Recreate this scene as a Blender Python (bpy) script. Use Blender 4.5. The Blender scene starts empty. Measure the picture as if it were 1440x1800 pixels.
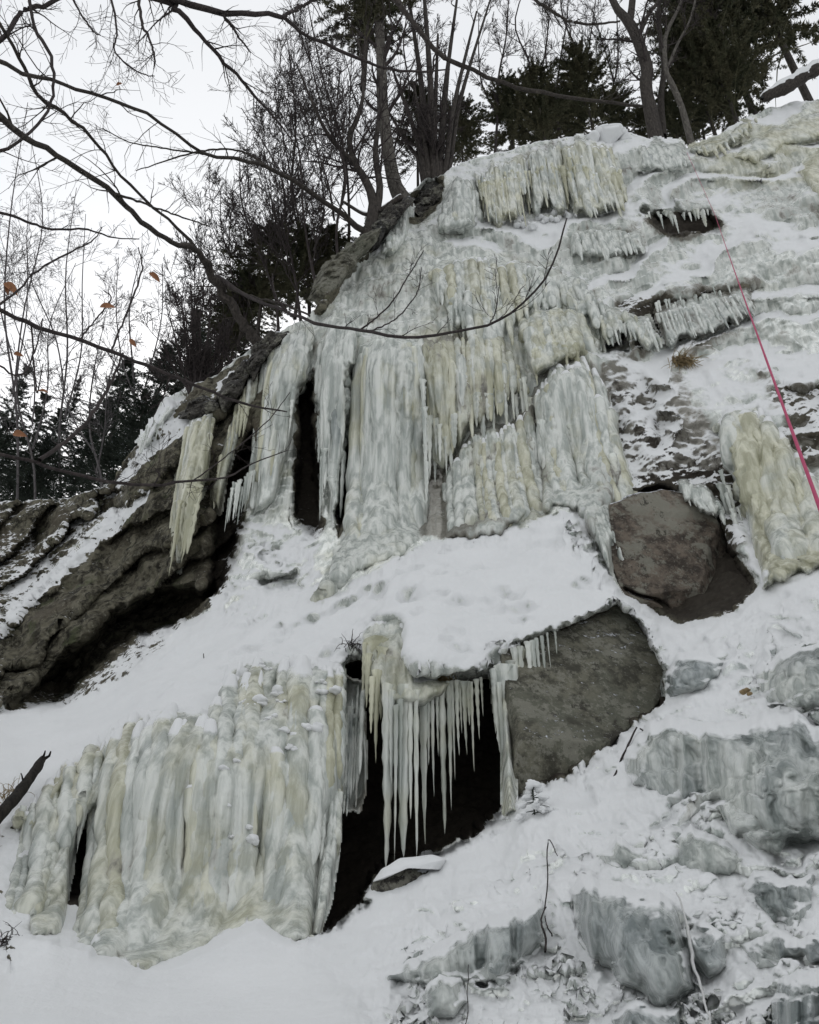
import bpy, math, random
import numpy as np
from mathutils import Vector, Matrix

# ---------------------------------------------------------------- camera, sky, light
scene = bpy.context.scene
COL = scene.collection
TILT = math.radians(35.0)
CT, ST = math.cos(TILT), math.sin(TILT)
CAM = np.array([0.0, 0.0, 1.6])
F = 1560.0
cd = bpy.data.cameras.new('camera')
cam = bpy.data.objects.new('camera', cd)
COL.objects.link(cam)
cd.sensor_fit = 'HORIZONTAL'
cd.sensor_width = 24.0
cd.lens = 26.0
cd.clip_start = 0.05
cd.clip_end = 3000.0
cam.location = CAM
cam.rotation_euler = (math.pi / 2 + TILT, 0, 0)
scene.camera = cam

world = bpy.data.worlds.new('World')
scene.world = world
world.use_nodes = True
wn = world.node_tree
wn.nodes.clear()
wo = wn.nodes.new('ShaderNodeOutputWorld')
sky = wn.nodes.new('ShaderNodeTexSky')
sky.sky_type = 'NISHITA'
sky.sun_disc = False
sky.sun_elevation = math.radians(35)
sky.sun_rotation = math.radians(-18)
hs = wn.nodes.new('ShaderNodeHueSaturation')
hs.inputs['Saturation'].default_value = 0.25
bg1 = wn.nodes.new('ShaderNodeBackground')
bg1.inputs['Strength'].default_value = 0.05
bg2 = wn.nodes.new('ShaderNodeBackground')          # the even cloud deck
bg2.inputs['Strength'].default_value = 0.74
tc = wn.nodes.new('ShaderNodeTexCoord')
cn = wn.nodes.new('ShaderNodeTexNoise')
cn.inputs['Scale'].default_value = 2.2
cn.inputs['Detail'].default_value = 4
cr = wn.nodes.new('ShaderNodeValToRGB')
cr.color_ramp.elements[0].position = 0.3
cr.color_ramp.elements[1].position = 0.75
cr.color_ramp.elements[0].color = (0.88, 0.905, 0.935, 1)
cr.color_ramp.elements[1].color = (0.98, 0.99, 1.0, 1)
add = wn.nodes.new('ShaderNodeAddShader')
L = wn.links.new
L(sky.outputs[0], hs.inputs['Color'])
L(hs.outputs[0], bg1.inputs['Color'])
L(tc.outputs['Generated'], cn.inputs['Vector'])
L(cn.outputs['Fac'], cr.inputs['Fac'])
L(cr.outputs['Color'], bg2.inputs['Color'])
L(bg1.outputs[0], add.inputs[0])
L(bg2.outputs[0], add.inputs[1])
L(add.outputs[0], wo.inputs['Surface'])

sd_ = bpy.data.lights.new('sun', 'SUN')
sd_.energy = 0.5
sd_.angle = math.radians(20)
sd_.color = (1.0, 0.97, 0.93)
sun = bpy.data.objects.new('sun', sd_)
COL.objects.link(sun)
sun.rotation_euler = Vector((0.25, -0.78, -0.57)).to_track_quat('-Z', 'Y').to_euler()   # the sun is behind the cliff: the face lies in its shade
scene.view_settings.view_transform = 'Standard'
scene.view_settings.look = 'None'
scene.view_settings.gamma = 1
scene.view_settings.use_curve_mapping = False
scene.view_settings.exposure = 0.0
try:
    scene.cycles.max_bounces = 6
    scene.cycles.diffuse_bounces = 3
    scene.cycles.transparent_max_bounces = 4
except Exception:
    pass

# ---------------------------------------------------------------- helpers
rng = np.random.default_rng(11)
S = 1.4                      # metres per unit of the depth plan below

def A(x):
    return np.asarray(x, dtype=np.float64)

def px(u, v, Y):
    """the point at horizontal distance Y (m) on the sight line of plan position u, v"""
    u, v, Y = np.broadcast_arrays(A(u), A(v), A(Y))
    a = (u - 720.0) / F
    b = (900.0 - v) / F
    dy = CT - b * ST
    dz = ST + b * CT
    k = Y / dy
    return np.stack([CAM[0] + a * k, CAM[1] + Y, CAM[2] + dz * k], -1)

def mpp(u, v, Y):
    b = (900.0 - A(v)) / F
    return A(Y) / (CT - b * ST) / F

_T = np.random.default_rng(5).random((64, 64, 64)).astype(np.float32)

def vnoise(p):
    p = np.asarray(p, dtype=np.float64)
    i = np.floor(p).astype(np.int64)
    f = (p - i).astype(np.float32)
    f = f * f * f * (f * (f * 6 - 15) + 10)
    i0 = i & 63
    i1 = (i + 1) & 63
    x0, y0, z0 = i0[..., 0], i0[..., 1], i0[..., 2]
    x1, y1, z1 = i1[..., 0], i1[..., 1], i1[..., 2]
    fx, fy, fz = f[..., 0], f[..., 1], f[..., 2]
    c00 = _T[x0, y0, z0] * (1 - fx) + _T[x1, y0, z0] * fx
    c10 = _T[x0, y1, z0] * (1 - fx) + _T[x1, y1, z0] * fx
    c01 = _T[x0, y0, z1] * (1 - fx) + _T[x1, y0, z1] * fx
    c11 = _T[x0, y1, z1] * (1 - fx) + _T[x1, y1, z1] * fx
    return (c00 * (1 - fy) + c10 * fy) * (1 - fz) + (c01 * (1 - fy) + c11 * fy) * fz

_R = np.array([[0.36, 0.48, -0.8], [-0.8, 0.6, 0.0], [0.48, 0.64, 0.6]])

def fbm(p, o=4, gain=0.5):
    p = A(p)
    s = 0
    a = 1.0
    n = 0
    for k in range(o):
        s = s + a * (vnoise(p) - 0.5)
        n += a
        a *= gain
        p = (p @ _R.T) * 2.03 + 17.3
    return s / n * 2

def billow(p, o=3, gain=0.5):
    """rounded lumps with sharp creases between, about -0.4..0.6"""
    p = A(p)
    s = 0
    a = 1.0
    n = 0
    for k in range(o):
        s = s + a * np.sqrt((vnoise(p) * 2 - 1) ** 2 * 1.2 + 0.006) ** 0.75
        n += a
        a *= gain
        p = (p @ _R.T) * 2.1 + 9.7
    return s / n - 0.5

def sstep(a, b, x):
    t = np.clip((x - a) / (b - a), 0, 1)
    return t * t * (3 - 2 * t)

def sdist(poly, U, V):
    """signed distance to a closed outline, positive inside"""
    poly = A(poly)
    d = np.full(U.shape, 1e9)
    ins = np.zeros(U.shape, bool)
    n = len(poly)
    for k in range(n):
        x0, y0 = poly[k]
        x1, y1 = poly[(k + 1) % n]
        ex, ey = x1 - x0, y1 - y0
        wx, wy = U - x0, V - y0
        t = np.clip((wx * ex + wy * ey) / (ex * ex + ey * ey + 1e-9), 0, 1)
        d = np.minimum(d, (wx - ex * t) ** 2 + (wy - ey * t) ** 2)
        if y0 != y1:
            c = ((y0 > V) != (y1 > V)) & (U < ex * (V - y0) / ey + x0)
            ins ^= c
    d = np.sqrt(d)
    return np.where(ins, d, -d)

def mesh_np(name, V, Fq, attrs=None, smooth=True, mats=(), midx=None):
    """mesh from vertex array and one face array (or several) of equal-sided faces"""
    me = bpy.data.meshes.new(name)
    V = np.asarray(V, dtype=np.float32).reshape(-1, 3)
    if not isinstance(Fq, (list, tuple)):
        Fq = [Fq]
    Fq = [np.asarray(f, dtype=np.int32) for f in Fq if len(f)]
    nl = sum(f.size for f in Fq)
    nf = sum(len(f) for f in Fq)
    me.vertices.add(len(V))
    me.vertices.foreach_set('co', V.ravel())
    me.loops.add(nl)
    me.loops.foreach_set('vertex_index', np.concatenate([f.ravel() for f in Fq]))
    me.polygons.add(nf)
    tot = np.concatenate([np.full(len(f), f.shape[1], dtype=np.int32) for f in Fq])
    st = np.concatenate([[0], np.cumsum(tot)[:-1]]).astype(np.int32)
    me.polygons.foreach_set('loop_start', st)
    me.polygons.foreach_set('loop_total', tot)
    me.polygons.foreach_set('use_smooth', np.full(nf, bool(smooth)))
    if midx is not None:
        me.polygons.foreach_set('material_index', np.asarray(midx, dtype=np.int32))
    for k, val in (attrs or {}).items():
        at = me.attributes.new(k, 'FLOAT', 'POINT')
        at.data.foreach_set('value', np.asarray(val, dtype=np.float32).ravel())
    for m in mats:
        me.materials.append(m)
    me.update()
    me.validate()
    return me

def tag(o, label=None, cat=None, group=None, kind=None):
    if label: o['label'] = label
    if cat: o['category'] = cat
    if group: o['group'] = group
    if kind: o['kind'] = kind
    return o

def link(name, me, parent=None, loc=(0, 0, 0)):
    o = bpy.data.objects.new(name, me)
    COL.objects.link(o)
    o.location = [float(c) for c in loc]
    if parent is not None:
        o.parent = parent
    return o

def empty(name, loc, label, cat, group=None):
    o = link(name, None, None, loc)
    o.empty_display_size = 0.2
    return tag(o, label, cat, group)

def child(name, V, Fq, root, mat, attrs=None, smooth=True, kind=None):
    """a part whose points are given in world space"""
    me = mesh_np(name, A(V) - A(root.location), Fq, attrs, smooth, [mat])
    o = link(name, me, root)
    if kind: o['kind'] = kind
    return o

def tubes(P, R, sides=5, cap=True):
    """P (M,K,3) centre lines, R (M,K) radii -> V, quads"""
    P = A(P); R = A(R)
    M, K, _ = P.shape
    T = np.gradient(P, axis=1)
    T /= np.linalg.norm(T, axis=2, keepdims=True) + 1e-9
    ref = np.where(np.abs(T[..., 2:3]) > 0.8, A([1.0, 0.2, 0]), A([0.1, 0.2, 1.0]))
    ref = np.broadcast_to(ref[:, :1], T.shape)
    N = np.cross(T, ref); N /= np.linalg.norm(N, axis=2, keepdims=True) + 1e-9
    B = np.cross(T, N)
    ang = np.linspace(0, 2 * np.pi, sides, endpoint=False)
    V = P[:, :, None] + R[:, :, None, None] * (N[:, :, None] * np.cos(ang)[:, None] + B[:, :, None] * np.sin(ang)[:, None])
    idx = np.arange(M * K * sides).reshape(M, K, sides)
    a = idx[:, :-1]; b = np.roll(a, -1, 2); d = idx[:, 1:]; c = np.roll(d, -1, 2)
    Q = np.stack([a, b, c, d], -1).reshape(-1, 4)
    return V.reshape(-1, 3), Q

def unit(a):
    return a / (np.linalg.norm(a, axis=-1, keepdims=True) + 1e-9)

def merge(parts):
    Vs, Qs, n = [], [], 0
    for V, Q in parts:
        Vs.append(V); Qs.append(A(Q).astype(np.int64) + n); n += len(V)
    return np.concatenate(Vs), np.concatenate(Qs)

# ---------------------------------------------------------------- materials
class NT:
    def __init__(s, name):
        s.m = bpy.data.materials.new(name)
        s.m.use_nodes = True
        s.t = s.m.node_tree
        s.t.nodes.clear()
        s.out = s.t.nodes.new('ShaderNodeOutputMaterial')
        s.bsdf = s.t.nodes.new('ShaderNodeBsdfPrincipled')
        s.t.links.new(s.bsdf.outputs[0], s.out.inputs['Surface'])
        s.geo = s.t.nodes.new('ShaderNodeNewGeometry')
        s.pos = s.geo.outputs['Position']
    def put(s, sock, v):
        if isinstance(v, bpy.types.NodeSocket):
            s.t.links.new(v, sock)
        elif isinstance(v, (tuple, list)) and len(v) == 3 and sock.type == 'RGBA':
            sock.default_value = (*v, 1)
        else:
            sock.default_value = v
    def attr(s, n):
        x = s.t.nodes.new('ShaderNodeAttribute'); x.attribute_name = n
        return x.outputs['Fac']
    def mapv(s, scale):
        x = s.t.nodes.new('ShaderNodeMapping'); x.vector_type = 'POINT'
        s.put(x.inputs['Vector'], s.pos)
        x.inputs['Scale'].default_value = scale
        return x.outputs[0]
    def noise(s, scale, detail=6, rough=0.55, vec=None, dist=0.0):
        x = s.t.nodes.new('ShaderNodeTexNoise')
        s.put(x.inputs['Vector'], vec if vec is not None else s.pos)
        x.inputs['Scale'].default_value = scale
        x.inputs['Detail'].default_value = detail
        x.inputs['Roughness'].default_value = rough
        x.inputs['Distortion'].default_value = dist
        return x.outputs['Fac']
    def voro(s, scale, vec=None, feature='F1'):
        x = s.t.nodes.new('ShaderNodeTexVoronoi'); x.feature = feature
        s.put(x.inputs['Vector'], vec if vec is not None else s.pos)
        x.inputs['Scale'].default_value = scale
        return x.outputs['Distance']
    def op(s, o, a, b=0.0, c=0.0):
        x = s.t.nodes.new('ShaderNodeMath'); x.operation = o
        s.put(x.inputs[0], a); s.put(x.inputs[1], b); s.put(x.inputs[2], c)
        return x.outputs[0]
    def step(s, a, b, v):
        x = s.t.nodes.new('ShaderNodeMapRange'); x.interpolation_type = 'SMOOTHSTEP'
        s.put(x.inputs['Value'], v)
        x.inputs['From Min'].default_value = a; x.inputs['From Max'].default_value = b
        return x.outputs[0]
    def mix(s, f, a, b):
        x = s.t.nodes.new('ShaderNodeMix'); x.data_type = 'RGBA'
        s.put(x.inputs[0], f); s.put(x.inputs[6], a); s.put(x.inputs[7], b)
        return x.outputs[2]
    def mixf(s, f, a, b):
        x = s.t.nodes.new('ShaderNodeMix'); x.data_type = 'FLOAT'
        s.put(x.inputs[0], f); s.put(x.inputs[2], a); s.put(x.inputs[3], b)
        return x.outputs[0]
    def nz(s):
        x = s.t.nodes.new('ShaderNodeSeparateXYZ'); s.put(x.inputs[0], s.geo.outputs['Normal'])
        return x.outputs[2]
    def bump(s, h, strength=0.3, dist=0.02):
        x = s.t.nodes.new('ShaderNodeBump')
        x.inputs['Strength'].default_value = strength
        x.inputs['Distance'].default_value = dist
        s.put(x.inputs['Height'], h)
        s.t.links.new(x.outputs[0], s.bsdf.inputs['Normal'])
    def set(s, **k):
        for n, v in k.items():
            s.put(s.bsdf.inputs[n.replace('_', ' ')], v)

def ice_colour(n, tint, dark):
    streak = n.noise(1.0, 6, 0.6, n.mapv((8, 8, 0.55)), 0.12)
    cloud = n.noise(1.3, 5, 0.6)
    fine = n.noise(11, 4, 0.6)
    pale = n.mix(n.step(0.36, 0.62, streak), (0.44, 0.475, 0.44), (0.86, 0.88, 0.83))
    warm = n.mix(n.step(0.35, 0.7, streak), (0.44, 0.435, 0.31), (0.81, 0.80, 0.635))
    t = n.step(0.25, 0.75, n.op('ADD', tint, n.op('MULTIPLY', n.op('SUBTRACT', cloud, 0.5), 1.1)))
    col = n.mix(t, pale, warm)
    deep = n.step(0.25, 0.75, n.op('MULTIPLY_ADD', tint, -1.0, n.op('MULTIPLY', n.op('SUBTRACT', cloud, 0.5), 0.8)))
    col = n.mix(deep, col, n.mix(n.step(0.35, 0.66, streak), (0.13, 0.16, 0.165), n.mix(n.step(0.35, 0.65, cloud), (0.30, 0.34, 0.345), (0.58, 0.61, 0.61))))
    brown = n.mix(fine, (0.10, 0.095, 0.08), (0.30, 0.285, 0.24))
    dk = n.step(0.42, 0.72, n.op('ADD', dark, n.op('ADD', n.op('MULTIPLY', n.op('SUBTRACT', streak, 0.5), 0.9), n.op('MULTIPLY', n.op('SUBTRACT', cloud, 0.5), 0.9))))
    col = n.mix(dk, col, brown)
    frost = n.step(0.55, 0.85, n.op('ADD', n.op('MULTIPLY', fine, 0.5), n.op('MULTIPLY', streak, 0.5)))
    return n.mix(n.op('MULTIPLY', frost, 0.4), col, (0.74, 0.75, 0.755)), streak, fine, dk

def rock_colour(n):
    big = n.noise(0.8, 6, 0.6)
    mid = n.noise(4.5, 8, 0.65, None, 0.8)
    spot = n.noise(16, 6, 0.7)
    c = n.mix(n.step(0.40, 0.60, mid), (0.026, 0.024, 0.018), (0.135, 0.125, 0.092))
    c = n.mix(n.step(0.48, 0.66, big), c, (0.085, 0.074, 0.055))
    c = n.mix(n.op('MULTIPLY', n.step(0.56, 0.64, n.noise(1.7, 9, 0.7, None, 1.2)), 0.7), c, (0.16, 0.15, 0.115))
    c = n.mix(n.op('MULTIPLY', n.step(0.56, 0.64, spot), 0.7), c, (0.22, 0.21, 0.165))
    c = n.mix(n.op('MULTIPLY', n.step(0.56, 0.72, n.noise(2.6, 6, 0.6)), 0.7), c, (0.075, 0.085, 0.045))
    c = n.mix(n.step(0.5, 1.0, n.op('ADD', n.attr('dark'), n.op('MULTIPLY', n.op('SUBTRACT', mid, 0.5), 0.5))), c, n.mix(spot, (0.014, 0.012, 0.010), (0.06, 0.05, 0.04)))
    return c, mid, spot

def make_cliff():
    n = NT('snow_ice_and_rock')
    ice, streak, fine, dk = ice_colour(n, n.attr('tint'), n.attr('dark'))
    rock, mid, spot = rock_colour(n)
    r = n.step(0.4, 0.6, n.op('ADD', n.attr('rock'), n.op('MULTIPLY', n.op('SUBTRACT', mid, 0.5), 0.7)))
    base = n.mix(r, ice, rock)
    clump = n.noise(5.0, 7, 0.6)
    s = n.op('MULTIPLY_ADD', n.attr('snow'), 1.5, -0.25)
    s = n.op('ADD', s, n.op('MULTIPLY', n.op('SUBTRACT', n.nz(), 0.42), 1.05))
    s = n.op('ADD', s, n.op('MULTIPLY', n.op('SUBTRACT', clump, 0.5), n.mixf(r, 1.1, 0.7)))
    s = n.op('ADD', s, n.op('MULTIPLY', n.op('SUBTRACT', fine, 0.5), n.mixf(r, 0.5, 2.0)))
    s = n.mixf(r, n.step(0.30, 0.72, s), n.step(0.44, 0.58, s))
    grain = n.noise(60, 3, 0.7)
    soft = n.noise(2.0, 4, 0.5)
    snow = n.mix(soft, (0.69, 0.70, 0.703), (0.77, 0.776, 0.778))
    snow = n.mix(n.op('MULTIPLY', n.step(0.68, 0.8, n.noise(34, 3, 0.6)), 0.25), snow, (0.35, 0.33, 0.3))
    col = n.mix(s, base, snow)
    rough = n.mixf(s, n.mixf(r, n.mixf(streak, 0.10, 0.34), 0.85), 0.95)
    n.set(Transmission_Weight=n.op('MULTIPLY', n.op('SUBTRACT', 1.0, n.op('MAXIMUM', s, r)), 0.25))
    n.set(Base_Color=col, Roughness=rough, IOR=1.31)
    n.set(Specular_IOR_Level=n.mixf(s, n.mixf(r, 0.7, 0.35), 0.12))
    h_ice = n.op('ADD', n.op('MULTIPLY', streak, 0.8), n.op('MULTIPLY', fine, 0.5))
    h_rock = n.op('ADD', mid, n.op('MULTIPLY', spot, 0.5))
    h_snow = n.op('ADD', n.op('MULTIPLY', grain, 0.12), n.op('MULTIPLY', clump, 0.8))
    h = n.mixf(s, n.mixf(r, h_ice, h_rock), h_snow)
    n.bump(n.op('ADD', h, n.op('MULTIPLY', s, 0.5)), 0.75, 0.035)
    return n.m

def make_icicle():
    n = NT('icicle_ice')
    ice, streak, fine, dk = ice_colour(n, n.attr('tint'), 0.12)
    n.set(Base_Color=ice, Roughness=n.mixf(streak, 0.10, 0.34), IOR=1.31, Transmission_Weight=0.28)
    n.bump(n.op('ADD', streak, n.op('MULTIPLY', fine, 0.7)), 0.6, 0.02)
    return n.m

def make_boulder(c0, c1, c2, name):
    n = NT(name)
    big = n.noise(1.1, 6, 0.6)
    mid = n.noise(5.5, 9, 0.72)
    spot = n.noise(24, 6, 0.7)
    c = n.mix(n.step(0.4, 0.6, mid), c0, c1)
    c = n.mix(n.op('MULTIPLY', n.step(0.5, 0.6, big), 0.8), c, c2)
    c = n.mix(n.op('MULTIPLY', n.step(0.52, 0.56, n.noise(2.2, 12, 0.78)), 0.8), c, (0.20, 0.195, 0.16))
    c = n.mix(n.op('MULTIPLY', n.step(0.57, 0.61, n.noise(3.4, 12, 0.75, n.mapv((1, 1, 0.6)))), 0.9), c, (0.035, 0.032, 0.025))
    c = n.mix(n.op('MULTIPLY', n.step(0.56, 0.64, spot), 0.5), c, (0.26, 0.25, 0.21))
    c = n.mix(n.op('MULTIPLY', n.step(0.6, 0.72, n.noise(9, 6, 0.65)), 0.85), c, (0.03, 0.028, 0.022))
    s = n.op('ADD', n.op('MULTIPLY', n.op('SUBTRACT', n.nz(), 0.50), 1.6), n.op('MULTIPLY', n.op('SUBTRACT', spot, 0.5), 1.6))
    s = n.step(0.25, 0.4, s)
    n.set(Base_Color=n.mix(s, c, (0.8, 0.82, 0.86)), Roughness=0.85, Specular_IOR_Level=0.3)
    n.bump(n.op('ADD', n.op('ADD', mid, n.op('MULTIPLY', spot, 0.6)), s), 0.8, 0.035)
    return n.m

def make_snow():
    n = NT('settled_snow')
    soft = n.noise(3.0, 4, 0.5)
    n.set(Base_Color=n.mix(soft, (0.69, 0.70, 0.703), (0.77, 0.776, 0.778)), Roughness=0.95, Specular_IOR_Level=0.12)
    n.bump(n.op('ADD', n.op('MULTIPLY', n.noise(70, 3, 0.7), 0.12), n.op('MULTIPLY', n.noise(7, 6, 0.6), 0.8)), 0.6, 0.03)
    return n.m

def make_bark(name, c0, c1, snow=0.0):
    n = NT(name)
    g = n.noise(1.0, 6, 0.65, n.mapv((24, 24, 5)))
    c = n.mix(n.step(0.3, 0.7, g), c0, c1)
    c = n.mix(n.op('MULTIPLY', n.step(0.6, 0.7, n.noise(6, 5, 0.6)), 0.5), c, tuple(min(1, x * 1.9) for x in c1))
    if snow > 0:
        s = n.step(0.45, 0.6, n.op('ADD', n.op('MULTIPLY', n.nz(), snow), n.op('MULTIPLY', n.op('SUBTRACT', n.noise(3.0, 5, 0.6), 0.5), 1.0)))
        c = n.mix(s, c, (0.8, 0.82, 0.86))
    n.set(Base_Color=c, Roughness=0.9, Specular_IOR_Level=0.2)
    n.bump(g, 0.7, 0.02)
    return n.m

def make_leafy(name, c0, c1, snow=0.0):
    n = NT(name)
    c = n.mix(n.step(0.3, 0.7, n.noise(1.2, 4, 0.6)), c0, c1)
    c = n.mix(n.op('MULTIPLY', n.noise(13, 3, 0.6), 0.6), c, tuple(x * 0.55 for x in c0))
    if snow > 0:
        s = n.step(0.6, 0.7, n.op('ADD', n.noise(2.4, 4, 0.6), n.op('MULTIPLY', n.nz(), snow)))
        c = n.mix(s, c, (0.75, 0.78, 0.82))
    n.set(Base_Color=c, Roughness=0.75, Specular_IOR_Level=0.2)
    return n.m

def make_plain(name, c, rough=0.6):
    n = NT(name)
    g = n.noise(30, 4, 0.6)
    n.set(Base_Color=n.mix(g, tuple(x * 0.7 for x in c), tuple(min(1, x * 1.25) for x in c)), Roughness=rough)
    n.bump(g, 0.3, 0.004)
    return n.m

M_CLIFF = make_cliff()
M_ICICLE = make_icicle()
M_SNOW = make_snow()
M_GREY = make_boulder((0.05, 0.048, 0.036), (0.15, 0.145, 0.11), (0.105, 0.108, 0.082), 'grey_green_rock')
M_BROWN = make_boulder((0.045, 0.036, 0.029), (0.15, 0.122, 0.096), (0.21, 0.19, 0.155), 'brown_rock')
M_DARKROCK = make_boulder((0.02, 0.018, 0.017), (0.06, 0.055, 0.048), (0.04, 0.04, 0.04), 'dark_rock')
M_BARK = make_bark('grey_brown_bark', (0.022, 0.019, 0.017), (0.065, 0.056, 0.049))
M_BARKPALE = make_bark('pale_bark', (0.045, 0.04, 0.035), (0.125, 0.115, 0.10))
M_BARKSNOW = make_bark('snowy_bark', (0.022, 0.019, 0.017), (0.065, 0.056, 0.049), 0.5)
M_TWIG = make_bark('dark_twig', (0.022, 0.018, 0.018), (0.055, 0.045, 0.043))
M_CEDAR = make_leafy('cedar_foliage', (0.038, 0.044, 0.022), (0.115, 0.105, 0.062))
M_SPRUCE = make_leafy('spruce_needles', (0.022, 0.029, 0.021), (0.055, 0.068, 0.050), 0.16)
M_BARKBLACK = make_bark('wet_black_bark', (0.010, 0.009, 0.008), (0.03, 0.026, 0.022))
M_TWIGFAR = make_bark('far_grey_twig', (0.06, 0.054, 0.056), (0.12, 0.11, 0.11))
M_GRASS = make_leafy('dry_grass', (0.26, 0.19, 0.1), (0.42, 0.33, 0.19))
M_LEAF = make_leafy('dry_beech_leaf', (0.24, 0.105, 0.05), (0.36, 0.18, 0.10))
M_ROPE = make_plain('pink_rope', (0.40, 0.035, 0.11), 0.7)
M_CORD = make_plain('white_cord', (0.55, 0.55, 0.54), 0.6)

exec_after = []
# ---------------------------------------------------------------- the depth plan of the cliff
CP = A([
 # right edge and beyond
 (1440,1900,1.9),(1440,1800,2.2),(1440,1600,2.9),(1440,1480,3.35),(1440,1260,3.9),(1440,1150,4.6),(1440,1030,5.5),(1440,980,6.2),(1440,720,7.0),(1440,560,8.2),(1440,400,9.6),(1440,280,11),(1440,190,12),
 (1940,1900,1.6),(1940,1500,2.5),(1940,1100,4.4),(1940,700,6.4),(1940,200,10.5),(1940,0,12.5),
 (1200,1900,2.3),(1200,1800,2.7),(1200,1600,3.3),(1200,1450,3.9),(1200,1280,4.7),(1200,1150,5.6),(1200,1095,6.2),(1200,880,7.3),(1200,700,7.8),(1200,620,8.6),(1200,500,9.3),(1200,420,10),(1200,300,11.2),(1200,230,12),
 (1000,1900,2.4),(1000,1800,2.8),(1000,1600,3.5),(1000,1450,4.3),(1000,1390,4.8),(1000,1250,5.6),(1000,1100,6.0),(1000,1000,6.6),(1000,910,7.1),(1000,860,8.0),(1000,650,8.6),(1000,560,9.3),(1000,480,10),(1000,400,10.6),(1000,350,11.3),(1000,250,11.6),
 (720,1900,2.5),(720,1800,3.0),(720,1600,4.2),(720,1510,4.9),(720,1350,5.6),(720,1180,5.9),(720,1050,6.6),(720,985,7.3),(720,930,8.2),(720,600,8.6),(720,560,9.0),(720,460,9.8),(720,400,10.5),(720,340,11),
 (500,1900,2.6),(500,1800,3.2),(500,1650,4.5),(500,1560,5.0),(500,1300,5.4),(500,1150,6.3),(500,1050,7.3),(500,980,8.0),(500,880,8.7),(500,600,9.2),(500,540,9.7),
 (300,1900,2.7),(300,1800,3.3),(300,1690,4.5),(300,1620,4.9),(300,1270,5.5),(300,1200,6.5),(300,1140,7.8),(300,1050,9.0),(300,900,9.2),(300,740,9.7),(300,680,10.2),
 (100,1900,2.7),(100,1800,3.2),(100,1660,4.4),(100,1500,5.2),(100,1350,5.7),(100,1260,6.8),(100,1225,8.6),(100,1150,9.0),(100,1050,9.5),(100,980,10),
 (-60,1800,3.2),(-60,1600,4.4),(-60,1450,5.2),(-60,1260,6.8),(-60,1200,8.6),(-60,1100,9.3),(-60,900,11),
 (-500,1900,2.8),(-500,1600,4.6),(-500,1300,6.6),(-500,1100,9),(-500,800,11),
])
GU = np.arange(-560, 2001, 4.0)
GV = np.arange(-60, 1985, 4.0)

def tps_field(cp, lam=0.0005):
    P = cp[:, :2] / 500.0
    y = np.log(cp[:, 2])
    def k(r2):
        return 0.5 * r2 * np.log(r2 + 1e-12)
    n = len(P)
    d2 = ((P[:, None] - P[None]) ** 2).sum(-1)
    Amat = np.zeros((n + 3, n + 3))
    Amat[:n, :n] = k(d2) + lam * np.eye(n)
    Q = np.concatenate([np.ones((n, 1)), P], 1)
    Amat[:n, n:] = Q
    Amat[n:, :n] = Q.T
    w = np.linalg.solve(Amat, np.concatenate([y, np.zeros(3)]))
    gu = np.arange(-560, 2017, 16.0); gv = np.arange(-60, 2001, 16.0)
    U, V = np.meshgrid(gu / 500, gv / 500)
    out = w[n] + w[n + 1] * U + w[n + 2] * V
    for i in range(n):
        out = out + w[i] * k((U - P[i, 0]) ** 2 + (V - P[i, 1]) ** 2)
    out = np.exp(out)
    return gu, gv, out

def bil(field, gu, gv, u, v):
    x = np.clip((A(u) - gu[0]) / (gu[1] - gu[0]), 0, len(gu) - 1.001)
    y = np.clip((A(v) - gv[0]) / (gv[1] - gv[0]), 0, len(gv) - 1.001)
    i = x.astype(int); j = y.astype(int)
    fx = x - i; fy = y - j
    return (field[j, i] * (1 - fx) + field[j, i + 1] * fx) * (1 - fy) + (field[j + 1, i] * (1 - fx) + field[j + 1, i + 1] * fx) * fy

_gu, _gv, _tps = tps_field(CP)
UU, VV = np.meshgrid(GU, GV)
YF = bil(_tps, _gu, _gv, UU, VV)

def region(poly, soft, warp=7.0, sc=0.03):
    """0..1 weight of an outline on the plan grid with an uneven edge; also the slice it touches"""
    p = A(poly)
    m = soft + warp * 2 + 8
    j0, j1 = np.searchsorted(GV, [p[:, 1].min() - m, p[:, 1].max() + m])
    i0, i1 = np.searchsorted(GU, [p[:, 0].min() - m, p[:, 0].max() + m])
    sl = (slice(j0, j1), slice(i0, i1))
    U, V = UU[sl], VV[sl]
    d = sdist(p, U, V)
    if warp:
        d = d + warp * fbm(np.stack([U * sc, V * sc, np.zeros_like(U) + p[0, 0] * 0.1], -1), 3)
    return sl, sstep(-soft, soft, d), d

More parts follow.
